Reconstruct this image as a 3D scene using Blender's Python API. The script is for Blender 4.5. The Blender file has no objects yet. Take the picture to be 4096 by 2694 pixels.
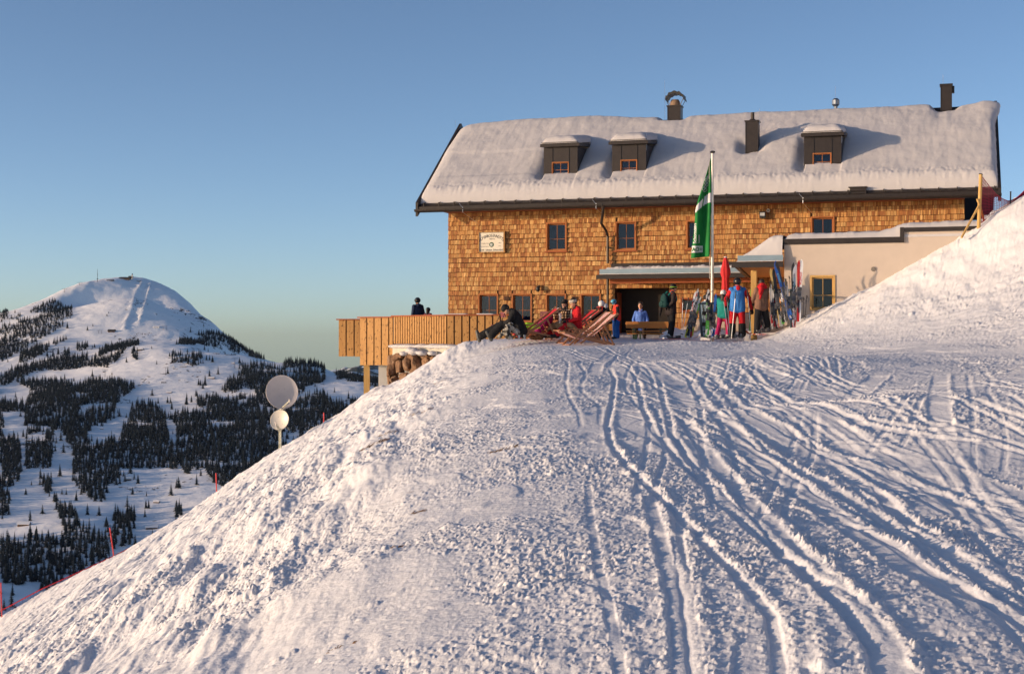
import bpy, math, random
import numpy as np
from mathutils import Vector, Matrix, Quaternion
# ------------------------------------------------------------------ camera, sky, sun, exposure
SC = bpy.context.scene
F = 5689.; CX = 2048.; HY = 1339.          # focal length, principal column and horizon row measured on the photo (px of 4096)
cam = bpy.data.objects.new('camera', bpy.data.cameras.new('camera')); SC.collection.objects.link(cam)
cam.data.sensor_width = 36; cam.data.lens = 36*F/4096; cam.data.shift_y = -8/4096
cam.location = (0, 0, 0); cam.rotation_euler = (math.pi/2, 0, 0)
cam.data.clip_start = .1; cam.data.clip_end = 60000
SC.camera = cam
SUN_EL = math.radians(7.5)
SUND = Vector((-1.92, -.50, 0)).normalized()*math.cos(SUN_EL); SUND.z = math.sin(SUN_EL)   # towards the sun
wd = bpy.data.worlds.new("World"); SC.world = wd; wd.use_nodes = True
nt = wd.node_tree; bg = nt.nodes['Background']
sky = nt.nodes.new('ShaderNodeTexSky'); sky.sky_type = 'NISHITA'; sky.sun_disc = False
sky.sun_elevation = SUN_EL; sky.sun_rotation = math.atan2(SUND.x, SUND.y)
sky.altitude = 1555; sky.air_density = .6; sky.dust_density = 1.9; sky.ozone_density = 1.4
nt.links.new(sky.outputs[0], bg.inputs[0]); bg.inputs[1].default_value = .15
sl = bpy.data.lights.new('sun', 'SUN'); so = bpy.data.objects.new('sun', sl); SC.collection.objects.link(so)
sl.energy = 3.8; sl.angle = math.radians(.6); sl.color = (1, .71, .455)
so.rotation_euler = SUND.to_track_quat('Z', 'Y').to_euler()
SC.view_settings.view_transform = 'Standard'; SC.view_settings.look = 'None'
SC.view_settings.exposure = .32; SC.view_settings.gamma = 1
SC.render.engine = 'CYCLES'; SC.cycles.use_denoising = True; SC.cycles.max_bounces = 6
SC.cycles.transparent_max_bounces = 12
# ------------------------------------------------------------------ helpers
rnd = random.Random(7)
COL = SC.collection
def P(px, py, Y): return Vector(((px-CX)/F*Y, Y, (HY-py)/F*Y))
TH = math.atan(.31); DU = Vector((math.cos(TH), -math.sin(TH), 0)); DN = Vector((math.sin(TH), math.cos(TH), 0))
A0 = Vector((-2.532, 56.185, 0))
def UW(u, w, z=0): return A0+DU*u+DN*w+Vector((0, 0, z))
def on(px, py, w):                          # photo point -> (u, z) on the hut plane at inner depth w
    r = P(px, py, 1.); s = (w+A0.dot(DN))/r.dot(DN); p = r*s
    return (p-A0).dot(DU), p.z
def setp(o, label=None, cat=None, group=None, kind=None):
    if label: o['label'] = label
    if cat: o['category'] = cat
    if group: o['group'] = group
    if kind: o['kind'] = kind
    return o
def empty(name, loc, label, cat, rz=0, group=None):
    o = bpy.data.objects.new(name, None); COL.objects.link(o); o.location = loc; o.rotation_euler = (0, 0, rz)
    o.empty_display_size = .1
    return setp(o, label, cat, group)
class MB:
    def __init__(s): s.v = []; s.f = []; s.m = []; s.c = []; s.cur = 0; s.col = (1, 1, 1, 1)
    def add(s, vs, fs):
        b = len(s.v); s.v += [tuple(v) for v in vs]
        for f in fs: s.f.append(tuple(b+i for i in f)); s.m.append(s.cur); s.c.append(s.col)
        return s
    def hexa(s, p):   # 8 points: bottom 4 (ccw), top 4
        return s.add(p, [(3, 2, 1, 0), (4, 5, 6, 7), (0, 1, 5, 4), (1, 2, 6, 5), (2, 3, 7, 6), (3, 0, 4, 7)])
    def box(s, x0, x1, y0, y1, z0, z1):
        return s.hexa([(x0, y0, z0), (x1, y0, z0), (x1, y1, z0), (x0, y1, z0), (x0, y0, z1), (x1, y0, z1), (x1, y1, z1), (x0, y1, z1)])
    def bar(s, p, q, w, h, up=(0, 0, 1)):
        p = Vector(p); q = Vector(q); d = (q-p).normalized(); up = Vector(up)
        sx = d.cross(up)
        if sx.length < 1e-3: sx = d.cross(Vector((0, 1, 0)))
        sx.normalize(); uz = sx.cross(d); sx *= w/2; uz *= h/2
        return s.hexa([p-sx-uz, p+sx-uz, p+sx+uz, p-sx+uz, q-sx-uz, q+sx-uz, q+sx+uz, q-sx+uz])
    def tube(s, pts, r, n=8, caps=True):
        pts = [Vector(p) for p in pts]; k = len(pts)
        if not hasattr(r, '__len__'): r = [r]*k
        vs = []; prev = None
        for i, p in enumerate(pts):
            d = (pts[min(i+1, k-1)]-pts[max(i-1, 0)]).normalized()
            a = d.cross(Vector((0, 0, 1))) if prev is None else prev-d*prev.dot(d)
            if a.length < 1e-4: a = d.cross(Vector((0, 1, 0)))
            a.normalize(); prev = a; b = d.cross(a)
            for j in range(n):
                t = 2*math.pi*j/n; vs.append(p+(a*math.cos(t)+b*math.sin(t))*r[i])
        fs = [(i*n+j, i*n+(j+1) % n, (i+1)*n+(j+1) % n, (i+1)*n+j) for i in range(k-1) for j in range(n)]
        if caps: fs += [tuple(range(n-1, -1, -1)), tuple(range((k-1)*n, k*n))]
        return s.add(vs, fs)
    def ell(s, c, r, n=12, m=8, rot=None):
        c = Vector(c)
        if not hasattr(r, '__len__'): r = (r, r, r)
        vs = []
        for i in range(1, m):
            t = math.pi*i/m
            for j in range(n):
                a = 2*math.pi*j/n; q = Vector((math.sin(t)*math.cos(a)*r[0], math.sin(t)*math.sin(a)*r[1], math.cos(t)*r[2]))
                if rot is not None: q = rot @ q
                vs.append(c+q)
        top = Vector((0, 0, r[2])); 
        if rot is not None: top = rot @ top
        vs += [c+top, c-top]; T = len(vs)-2
        fs = [(i*n+j, (i+1)*n+j, (i+1)*n+(j+1) % n, i*n+(j+1) % n) for i in range(m-2) for j in range(n)]
        fs += [(T, j, (j+1) % n) for j in range(n)]+[(T+1, (m-2)*n+(j+1) % n, (m-2)*n+j) for j in range(n)]
        return s.add(vs, fs)
    def cap(s, p, q, r0, r1, n=10):         # tapered capsule
        p = Vector(p); q = Vector(q); d = q-p; L = d.length
        if L < 1e-5: return s.ell(p, r0)
        d /= L; ps = []; rs = []
        for t in (-1, -.8, -.45, 0): ps.append(p+d*r0*t); rs.append(r0*math.sqrt(max(0.0004, 1-t*t)))
        for t in (0, .45, .8, 1): ps.append(q+d*r1*t); rs.append(r1*math.sqrt(max(0.0004, 1-t*t)))
        return s.tube(ps, rs, n)
    def poly(s, pts, ext):                  # prism: polygon points (3D) extruded by vector
        n = len(pts); e = Vector(ext); a = [Vector(p) for p in pts]
        return s.add(a+[p+e for p in a], [tuple(range(n-1, -1, -1)), tuple(range(n, 2*n))]+[(i, (i+1) % n, n+(i+1) % n, n+i) for i in range(n)])
    def obj(s, name, mat, parent=None, smooth=False, loc=None, color=False, bevel=0):
        me = bpy.data.meshes.new(name); me.from_pydata(s.v, [], s.f)
        mats = mat if isinstance(mat, (list, tuple)) else [mat]
        for m in mats: me.materials.append(m)
        if len(mats) > 1: me.polygons.foreach_set('material_index', s.m)
        if color:
            ca = me.color_attributes.new('Col', 'FLOAT_COLOR', 'CORNER')
            arr = np.repeat(np.array(s.c, np.float32), [len(f) for f in s.f], axis=0); ca.data.foreach_set('color', arr.ravel())
        if smooth: me.polygons.foreach_set('use_smooth', [True]*len(me.polygons))
        me.update()
        o = bpy.data.objects.new(name, me); COL.objects.link(o)
        if parent: o.parent = parent
        if loc is not None: o.location = loc
        if bevel:
            b = o.modifiers.new('b', 'BEVEL'); b.width = bevel; b.segments = 2; b.limit_method = 'ANGLE'
        return o
def fuse(o, vox=.014, sm=3):
    r = o.modifiers.new('r', 'REMESH'); r.mode = 'VOXEL'; r.voxel_size = vox; r.use_smooth_shade = True
    if sm: m = o.modifiers.new('s', 'SMOOTH'); m.factor = .5; m.iterations = sm
    return o
# ---- materials
class NT:
    def __init__(s, name):
        s.m = bpy.data.materials.new(name); s.m.use_nodes = True; s.t = s.m.node_tree; s.b = s.t.nodes['Principled BSDF']
        s.out = s.t.nodes['Material Output']
    def n(s, typ, **k):
        x = s.t.nodes.new(typ)
        for a, v in k.items():
            if a in x.inputs: x.inputs[a].default_value = v
            else: setattr(x, a, v)
        return x
    def l(s, a, b): s.t.links.new(a, b)
    def coord(s, kind='Object', scale=(1, 1, 1), loc=(0, 0, 0)):
        c = s.n('ShaderNodeTexCoord'); m = s.n('ShaderNodeMapping'); m.inputs['Scale'].default_value = scale; m.inputs['Location'].default_value = loc
        s.l(c.outputs[kind], m.inputs[0]); return m.outputs[0]
    def noise(s, vec, scale=5, detail=4, rough=.5, dist=0):
        x = s.n('ShaderNodeTexNoise'); s.l(vec, x.inputs['Vector'])
        x.inputs['Scale'].default_value = scale; x.inputs['Detail'].default_value = detail; x.inputs['Roughness'].default_value = rough; x.inputs['Distortion'].default_value = dist
        return x.outputs[0]
    def ramp(s, fac, stops, interp='LINEAR'):
        r = s.n('ShaderNodeValToRGB'); e = r.color_ramp.elements; r.color_ramp.interpolation = interp
        while len(e) < len(stops): e.new(.5)
        for i, (p, c) in enumerate(stops): e[i].position = p; e[i].color = (*c, 1) if len(c) == 3 else c
        s.l(fac, r.inputs[0]); return r.outputs[0]
    def mix(s, fac, a, b, typ='MIX'):
        m = s.n('ShaderNodeMix', data_type='RGBA', blend_type=typ)
        for sock, v in ((m.inputs[0], fac), (m.inputs[6], a), (m.inputs[7], b)):
            if hasattr(v, 'is_linked') or hasattr(v, 'links'): s.l(v, sock)
            else: sock.default_value = v if not isinstance(v, tuple) or len(v) == 4 else (*v, 1)
        return m.outputs[2]
    def bump(s, h, strength=.5, dist=.02):
        b = s.n('ShaderNodeBump'); b.inputs['Strength'].default_value = strength; b.inputs['Distance'].default_value = dist
        s.l(h, b.inputs['Height']); s.l(b.outputs[0], s.b.inputs['Normal'])
    def col(s, c):
        if hasattr(c, 'links') or hasattr(c, 'is_linked'): s.l(c, s.b.inputs['Base Color'])
        else: s.b.inputs['Base Color'].default_value = (*c, 1)
        return s
    def set(s, rough=.6, metal=0, spec=.5):
        s.b.inputs['Roughness'].default_value = rough; s.b.inputs['Metallic'].default_value = metal; s.b.inputs['Specular IOR Level'].default_value = spec; return s
_mc = {}
def M(name, c, rough=.6, metal=0, var=.18, scale=6, bump=0, spec=.5, stretch=(1, 1, 1)):
    if name in _mc: return _mc[name]
    t = NT(name); v = t.coord('Object', stretch); n = t.noise(v, scale, 5, .6)
    d = tuple(x*(1-var) for x in c); e = tuple(min(1, x*(1+var)) for x in c)
    t.col(t.ramp(n, [(.3, d), (.7, e)])).set(rough, metal, spec)
    if bump: t.bump(t.noise(v, scale*6, 3), bump, .01)
    _mc[name] = t.m; return t.m
def snow_mat(name, bscale=9, bdist=.012, tint=(.80, .805, .83)):
    t = NT(name); v = t.coord('Object')
    n = t.noise(v, bscale, 6, .65); n2 = t.noise(v, 1.3, 3)
    t.col(t.mix(t.ramp(n2, [(.35, (0, 0, 0)), (.7, (1, 1, 1))]), tint, tuple(x*.95 for x in tint))).set(.75, 0, .25)
    t.bump(n, .6, bdist); return t.m
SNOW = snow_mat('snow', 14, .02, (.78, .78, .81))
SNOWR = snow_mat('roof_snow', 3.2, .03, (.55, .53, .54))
SNOWF = snow_mat('far_snow', .02, 4, (.93, .93, .94))
DARKM = M('dark_brown_metal', (.035, .026, .022), .45, .3)
WOODL = None
def wood(name, c1, c2, stretch=(6, 6, .5), scale=3, rough=.7, knots=0):
    t = NT(name); v = t.coord('Object', stretch); n = t.noise(v, scale, 6, .6, .6)
    c = t.ramp(n, [(.3, c1), (.7, c2)])
    if knots:
        k = t.noise(t.coord('Object', (9, 9, 5.5)), 1.5, 2, .5)
        c = t.mix(t.ramp(k, [(.60, (0, 0, 0)), (.68, (1, 1, 1))]), c, tuple(x*.35 for x in c1))
    t.col(c).set(rough, 0, .3); t.bump(n, .3, .004); return t.m
W_DECK = wood('larch_board', (.34, .17, .055), (.46, .25, .085), (8, 8, .6), 2.5, knots=1)
W_TRIM = wood('window_wood', (.30, .10, .035), (.42, .16, .05), (9, 9, 1), 3)
W_LOUNGE = wood('lounger_wood', (.32, .14, .075), (.46, .22, .11), (2, 9, 9), 3)
W_BENCH = wood('bench_wood', (.50, .20, .055), (.62, .28, .08), (.8, 9, 9), 3)
W_POST = wood('post_wood', (.45, .27, .09), (.6, .38, .14), (9, 9, .8), 3)
W_DARK = wood('dark_wood', (.045, .02, .012), (.08, .035, .02), (6, 6, .8), 3)
W_FASC = wood('red_wood', (.22, .055, .02), (.32, .09, .03), (.8, 6, 6), 3)
# ------------------------------------------------------------------ noise
def _h(ix, iy, s):
    n = (ix.astype(np.int64)*374761393+iy.astype(np.int64)*668265263+s*1442695041) & 0xffffffff
    n = ((n ^ (n >> 13))*1274126177) & 0xffffffff; n = (n ^ (n >> 16)); n = (n*2246822519) & 0xffffffff
    return ((n ^ (n >> 15)) & 0xffffff)/float(0x1000000)
def vnoise(x, y, s=0):
    ix = np.floor(x); iy = np.floor(y); fx = x-ix; fy = y-iy; ix = ix.astype(np.int64); iy = iy.astype(np.int64)
    r = 0; ux = fx*fx*fx*(fx*(fx*6-15)+10); uy = fy*fy*fy*(fy*(fy*6-15)+10)
    for a in (0, 1):
        for b in (0, 1):
            g = _h(ix+a, iy+b, s)*2*math.pi
            r = r+(np.cos(g)*(fx-a)+np.sin(g)*(fy-b))*(ux if a else 1-ux)*(uy if b else 1-uy)
    return r*1.5
def fbm(x, y, o=4, s=0, g=.5):
    r = 0; a = 1
    for i in range(o): r = r+a*vnoise(x*2**i+i*17.3, y*2**i-i*9.1, s+i); a *= g
    return r
def chunks(x, y, cell, s, prob, rmin, rmax):
    x = x/cell; y = y/cell; ix = np.floor(x).astype(np.int64); iy = np.floor(y).astype(np.int64); out = np.zeros_like(x)
    for a in (-1, 0, 1):
        for b in (-1, 0, 1):
            cx = ix+a; cy = iy+b; px = cx+_h(cx, cy, s); py = cy+_h(cx, cy, s+1)
            h = _h(cx, cy, s+2); r = rmin+(rmax-rmin)*_h(cx, cy, s+3)**2
            st = .6+.8*_h(cx, cy, s+4)
            d2 = ((x-px)**2*st+(y-py)**2/st)/(r*r)
            out = np.maximum(out, np.where(h < prob, np.sqrt(np.maximum(0, 1-d2))*r, 0))
    return out*cell
def grid_obj(name, V, nx, ny, mat, wrap=False, kind=None, smooth=True, parent=None):
    me = bpy.data.meshes.new(name); n = len(V); me.vertices.add(n); me.vertices.foreach_set('co', V.astype(np.float32).ravel())
    i = np.arange(ny-1)[:, None]*nx; j = np.arange(nx if wrap else nx-1)[None]; j2 = (j+1) % nx
    q = np.stack([i+j, i+j2, i+nx+j2, i+nx+j], -1).reshape(-1, 4).astype(np.int32)
    me.loops.add(q.size); me.polygons.add(len(q)); me.loops.foreach_set('vertex_index', q.ravel())
    me.polygons.foreach_set('loop_start', np.arange(len(q), dtype=np.int32)*4); me.polygons.foreach_set('loop_total', np.full(len(q), 4, np.int32))
    me.update(); me.validate()
    if smooth: me.polygons.foreach_set('use_smooth', np.ones(len(me.polygons), bool))
    me.materials.append(mat); o = bpy.data.objects.new(name, me); COL.objects.link(o)
    if kind: o['kind'] = kind
    if parent: o.parent = parent
    return o
# ------------------------------------------------------------------ near snow: shape fitted through measured points
def W_(px,py,Y): return ((px-CX)/F*Y, Y, (HY-py)/F*Y)
GX=[-60,-40,-25,-17.3,-14,-10.4,-8.5,-5.9,-3.5,-2,-1,0,1,80]
GZ=[34,23,14.2,9.75,7.75,5.55,4.35,2.78,1.45,.72,.30,.08,0,0]
def base(Y): return np.interp(Y,[-60,-10,0,10,20,30,42,45,48,120],[-3,-1.9,-1.62,-1.32,-.98,-.66,-.30,-.14,-.15,-.2])
SIL=[(1818,1370,46),(1747,1422,48),(1693,1460,49.5),(1620,1517,51),(1588,1535,52),(1524,1530,53),(1453,1612,54),(1380,1660,53.5),(1348,1684,53),(1119,1790,53),(861,1971,51),(516,2195,49),(260,2320,48),(0,2465,47)]
RT=[(3217,1265,43.2),(3240,1240,43.2),(3339,1210,43),(3403,1190,42.8),(3594,1086,42.4),(3786,977,42),(3856,942,41.9),(3914,897,41.8),(3939,885,41.8),(4003,843,41.6),(4096,795,41.4),
 (4096,1000,38.5),(4096,1200,34),(4096,1400,27),(4096,1700,14.5),(4096,2694,5.7),(3700,1150,40),(3500,1250,39.5),(3500,1400,33),(3100,1345,42),(3180,1300,42.5),(3300,1330,39.5),(3600,1600,17),(3100,1420,28)]
def ctrl():
    P=[]
    for Y in (-40,-15,-5,0,5,10,15,20,26,32,38,42,45):
        for X in (-40,-25,-17.3,-14,-10.4,-8.5,-5.9,-3.5,-2,-1,0,1):
            if Y<0 and X in(-8.5,-3.5,-1): continue
            if Y==45 and -12<X<-1.5: continue
            P.append((X,Y,base(Y)-np.interp(X,GX,GZ)))
        if Y>=0: P.append((3,Y,base(Y)))
    for X,Y in((5,42),(8,44),(3,46),(6,47),(0,48),(8,50),(12,50),(12,56),(0,56),(6,60),(12,60),(4,52),(17,56),(8.3,44.5)):
        P.append((X,Y,-.13 if Y<48 else -.25))
    for a in SIL: P.append(W_(*a))
    for (px,py,Y) in SIL:
        if 700<px<1760:
            for y_,o_ in ((46.3,8),(49.2,4)):
                if y_<Y-1.2: P.append(W_(px,py+o_,y_))
    for (px,py,Y) in SIL:
        x,y,z=W_(px,py,Y)
        k=1/np.hypot(1,x/Y)
        for d,dz in ((6,2.2),(16,9.5),(34,24),(70,52)):
            if px>1500: dz*= .9
            P.append((x-d*.35,y+d,z-dz))
    for a in RT: P.append(W_(*a))
    for X,Y,Z in((18,44,5.2),(20,40,5.6),(18,34,3.9),(16,28,2.3),(12,20,.4),(8,10,-.7),(6,4,-1.2),(10,0,-.8),(20,20,4),(30,30,9),(40,40,13),(30,50,8),(22,50,4.5),(19,50,3.2),(25,0,3),(10,-20,-1),(30,-30,3),(25,65,2),(40,70,6),(16,48,2.6),(60,0,18),(60,60,18)):
        P.append((X,Y,Z))
    return np.array(P,float)
class TPS:
    def __init__(s,P,sc,lam=1e-3):
        s.p=P[:,:2]/sc; s.sc=sc
        n=len(P);K=s.U(s.p[:,None],s.p[None]);K+=np.eye(n)*lam
        A=np.zeros((n+3,n+3));A[:n,:n]=K;A[:n,n]=1;A[:n,n+1:]=s.p;A[n,:n]=1;A[n+1:,:n]=s.p.T
        b=np.zeros(n+3);b[:n]=P[:,2];s.c=np.linalg.solve(A,b)
    def U(s,a,b):
        d=((a-b)**2).sum(-1);return np.where(d>1e-12,.5*d*np.log(d+1e-30),0)
    def __call__(s,X,Y):
        sh=X.shape;q=np.stack([X.ravel(),Y.ravel()],1)/s.sc;o=np.empty(len(q))
        for i in range(0,len(q),20000):
            a=q[i:i+20000];o[i:i+20000]=s.U(a[:,None],s.p[None])@s.c[:-3]+s.c[-3]+a@s.c[-2:]
        return o.reshape(sh)

TP = TPS(ctrl(), 20.)
PH = np.concatenate([np.linspace(-180, -22, 70, endpoint=False), np.linspace(-22, 22, 1150), np.linspace(22, 180, 70)[1:-1]])*math.pi/180
RR = np.concatenate([np.linspace(.05, 4.5, 26), np.exp(np.linspace(math.log(4.6), math.log(60), 1000)), np.linspace(60, 130, 60)[1:]])
gx = RR[:, None]*np.sin(PH)[None]; gy = RR[:, None]*np.cos(PH)[None]
# smooth base from a coarse lattice (bicubic-like by evaluating sparsely and interpolating)
LX = np.linspace(-131, 131, 525); LY = np.linspace(-131, 131, 525); lat = TP(*np.meshgrid(LX, LY))
def base_z(x, y):
    u = np.clip((x+131)/.5, 0, 523.999); v = np.clip((y+131)/.5, 0, 523.999); i = u.astype(int); j = v.astype(int); a = u-i; b = v-j
    return (lat[j, i]*(1-a)+lat[j, i+1]*a)*(1-b)+(lat[j+1, i]*(1-a)+lat[j+1, i+1]*a)*b
def smooth_clip(a, lo, hi):
    t = np.clip((a-lo)/(hi-lo), 0, 1); return t*t*(3-2*t)
# ski tracks: (list of (X,Y)), width, depth, berm
TR = []
def g2w(px, py):                             # photo point -> ground XY by marching the ray over the base surface
    Y = np.linspace(4, 60, 1500); X = (px-CX)/F*Y; z = (HY-py)/F*Y; d = z-base_z(X, Y); i = np.argmax(d < 0)
    return X[i], Y[i]
def tpx(pts, w, d, b): TR.append(([g2w(x*1.7217, y*1.7217) for x, y in pts], w, d, b))
tpx([(1415, 850), (1428, 880), (1422, 930), (1410, 985), (1418, 1030), (1450, 1075), (1530, 1150), (1600, 1225), (1690, 1310), (1790, 1420), (1840, 1740)], .07, .035, .03)
tpx([(1480, 880), (1496, 950), (1520, 1000), (1570, 1060), (1640, 1130), (1750, 1240), (1890, 1340), (2040, 1430)], .07, .035, .03)
tpx([(1530, 880), (1545, 940), (1560, 1010), (1620, 1090), (1700, 1170), (1820, 1290), (1960, 1420), (2060, 1560)], .08, .03, .035)
tpx([(1365, 1100), (1372, 1200), (1390, 1300), (1420, 1430), (1470, 1740)], .06, .010, .010)
tpx([(1500, 1130), (1535, 1250), (1570, 1380), (1600, 1740)], .10, .02, .03)
tpx([(1580, 1140), (1575, 1250), (1595, 1370), (1640, 1740)], .08, .02, .025)
tpx([(1600, 870), (1660, 960), (1780, 1050), (1960, 1150), (2160, 1260), (2379, 1380)], .12, .045, .06)
tpx([(1740, 850), (1830, 930), (2000, 985), (2200, 1020), (2379, 1045)], .12, .05, .07)
tpx([(1700, 840), (1800, 915), (1950, 965), (2150, 1000), (2379, 1010)], .12, .04, .06)
tpx([(1650, 860), (1750, 960), (1900, 1040), (2150, 1130), (2379, 1210)], .14, .045, .06)
tpx([(1620, 930), (1740, 1050), (1900, 1170), (2100, 1310), (2379, 1480)], .22, .05, .06)
tpx([(1780, 1420), (1800, 1480), (1790, 1740)], .34, .08, .06)
tpx([(1580, 960), (1700, 1120), (1850, 1290), (2050, 1500), (2120, 1740)], .16, .05, .06)
tpx([(1900, 1060), (2060, 1160), (2200, 1280), (2379, 1430)], .12, .05, .08)
rr = np.random.RandomState(5)
for k in range(74):                          # further descents through the same funnel, mostly as pairs of thin grooves
    x0 = rr.uniform(1.2, 7.5); x1 = rr.uniform(-.2, 6.5); y0 = rr.uniform(10, 41); y1 = max(4.6, y0-rr.uniform(4, 22))
    ys = np.linspace(y0, y1, 24); t = (y0-ys)/(y0-y1+.01); ph = rr.uniform(0, 6); am = rr.choice([.02, .05, .12])
    xs = x0+(x1-x0)*t*.6+am*np.sin(ys*rr.uniform(.2, .5)+ph)
    if k % 6 == 0: TR.append((list(zip(xs, ys)), rr.uniform(.2, .5), rr.uniform(.018, .035), rr.uniform(.02, .04)))
    else:
        g_ = rr.uniform(.14, .3); dd_ = rr.uniform(.012, .03); bb_ = rr.uniform(.006, .022)
        for o_ in (0, g_): TR.append((list(zip(xs+o_*(1+.2*np.sin(ys)), ys)), rr.uniform(.05, .075), dd_, bb_))
for k in range(11):                          # turns crossing the fall line
    x0 = rr.uniform(.5, 9); y0 = rr.uniform(7, 40); sg = rr.choice([-1, 1]); L_ = rr.uniform(1.2, 4)
    ys = np.linspace(y0, y0-L_, 14); t = (y0-ys)/L_; TR.append((list(zip(x0+sg*(1.6*L_*t-.8*L_*t*t), ys)), rr.choice([.06, .07, .16]), rr.uniform(.015, .03), rr.uniform(.01, .04)))
zb = base_z(gx, gy)
left = smooth_clip(-gx, .3, 2.6)             # rough falling bank on the left
right = smooth_clip(zb-(-.3), .2, 1.2)*smooth_clip(gx, 4, 8)
far_ = smooth_clip(gy, 30, 41)
vis = (np.abs(PH) < math.radians(24))
z = zb.copy()
z += (.035+.08*left+.04*right)*fbm(gx*.22, gy*.22, 3, 11)*smooth_clip(np.hypot(gx, gy), 3, 12)*(1-far_*.97)
z += (.010+.045*left+.03*right)*fbm(gx*.9, gy*.45, 3, 21)
# long grooves down the bank, lumps
st = fbm(gx*1.5+gy*.12, gy*.22, 4, 31); z += left*.08*st*(1-.6*far_)+left*.02*fbm(gx*5+gy*.5, gy*.8, 3, 37)
z += left*.035*np.abs(fbm(gx*1.1, gy*.9, 4, 33))
dens = fbm(gx*.55, gy*.38, 4, 41)
S = slice(None)
wx = gx+.035*vnoise(gx*9, gy*9, 51)+.014*vnoise(gx*25, gy*25, 55); wy = gy+.035*vnoise(gx*9, gy*9, 52)+.014*vnoise(gx*25, gy*25, 56)
bermm = np.zeros_like(z); track = np.zeros_like(z); flat = np.zeros_like(z)
for pts, w, d, b in TR:
    pts = sorted(pts, key=lambda p: p[1]); xs = np.array([p[0] for p in pts]); ys = np.array([p[1] for p in pts])
    if ys[-1]-ys[0] < .5: continue
    yy = np.linspace(ys[0], ys[-1], 300); xx = np.interp(yy, ys, xs)
    for _ in range(3): xx[1:-1] = (xx[:-2]+xx[1:-1]*2+xx[2:])/4
    sl_ = np.gradient(xx, yy); r0 = np.searchsorted(RR, ys[0]*.98); r1 = np.searchsorted(RR, np.hypot(xs.max(), ys[-1])*1.02)
    X = gx[r0:r1]; Y = gy[r0:r1]; e = np.interp(Y, yy, sl_); dx = (X-np.interp(Y, yy, xx)+.012*vnoise(Y*3, X*0, 77))/np.sqrt(1+e*e)
    endf = smooth_clip(Y, ys[0], ys[0]+1.0)*(1-smooth_clip(Y, ys[-1]-1.5, ys[-1]))
    q = np.abs(dx)/(w*.5); g = -d*(1-smooth_clip(q, .7, 1.15))*endf
    if w > .11: g = -d*np.clip(.5-dx/w, 0, 1)*(1-smooth_clip(-dx/w, .46, .56))*(dx/w < .5)*endf
    # berm thrown to the downhill (right) side more than to the left, lumpy
    lump = .5+.35*np.clip(vnoise(X*5, Y*5, 91)+.6, 0, 1.4)+.45*np.abs(vnoise(X*19, Y*15, 92))
    bm = b*lump*(np.exp(-((dx-w*.5-.035)/.032)**2)*1.0+(.35 if w < .11 else .1)*np.exp(-((dx+w*.5+.022)/.022)**2))*endf
    bermm[r0:r1] = np.maximum(bermm[r0:r1], bm/.05); track[r0:r1] += g+bm*1.25; flat[r0:r1] = np.maximum(flat[r0:r1], (1-smooth_clip(q, .8, 1.3))*endf)
# sideslip patches on the piste: shallow sheets with a ragged crest
pt = fbm(gx*.8+gy*.25, gy*.33-gx*.3, 3, 61); patch = smooth_clip(pt, .05, .3)*(1-left)*(1-far_)
track = np.where(track > 0, .055*np.tanh(track/.055), -.05*np.tanh(-track/.05)); z += track*.33*(1-.8*left)+patch*.018*smooth_clip(pt, .05, .12)
smoothm = np.clip(np.maximum(flat, smooth_clip(fbm(gx*.5, gy*.28, 4, 71)+.18*fbm(gx*3, gy*1.6, 3, 73), .0, .5)*.8), 0, 1)
rough = (1-smoothm)
c1 = chunks(wx, wy, .075, 101, .55, .2, .5); c2 = chunks(wx, wy, .17, 111, .26, .10, .42); c3 = chunks(wx, wy, .5, 121, .14, .08, .2); c4 = chunks(wx, wy, .04, 131, .7, .25, .55)
m1 = smooth_clip(dens, -.25, .35)
z += rough*(c1*(.08+.30*m1)+c4*(.5+.35*m1))*(1+.2*left)
z += rough*c2*.48*smooth_clip(dens, .0-.25*right, .4-.2*right)*(1+.5*left+.8*right)
z += right*(.05*np.abs(fbm(gx*1.3, gy*1.3, 4, 35))+c1*.4)
z += c3*.75*smooth_clip(dens, .05-.3*right, .45-.2*right)*(.3+.7*np.maximum(left, right))
z += (.009*fbm(gx*3.2, gy*3.2, 4, 141)+.005*fbm(gx*16, gy*16, 3, 145))*(.18+.82*rough)*(1+.5*left)
bermm = np.clip(bermm, 0, 1); z += bermm*(c1*.28+c4*.6+c2*.30)*(1-left)
z -= 0.02
near_cut = smooth_clip(np.hypot(gx, gy), 1.5, 3.5); z = zb*(1-near_cut)+z*near_cut
nc = len(PH); ZN = z
V = np.stack([gx, gy, z], -1).reshape(-1, 3)
ground = grid_obj('snow_ground', V, nc, len(RR), SNOW, wrap=True, kind='structure')
def gz(x, y): return float(base_z(np.array([float(x)]), np.array([float(y)]))[0])
def zat(x, y):                               # height of the detailed surface
    r = math.hypot(x, y); a = math.atan2(x, y); i = min(np.searchsorted(RR, r), len(RR)-1); j = min(np.searchsorted(PH, a), nc-1); return float(ZN[i, j])
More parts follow.
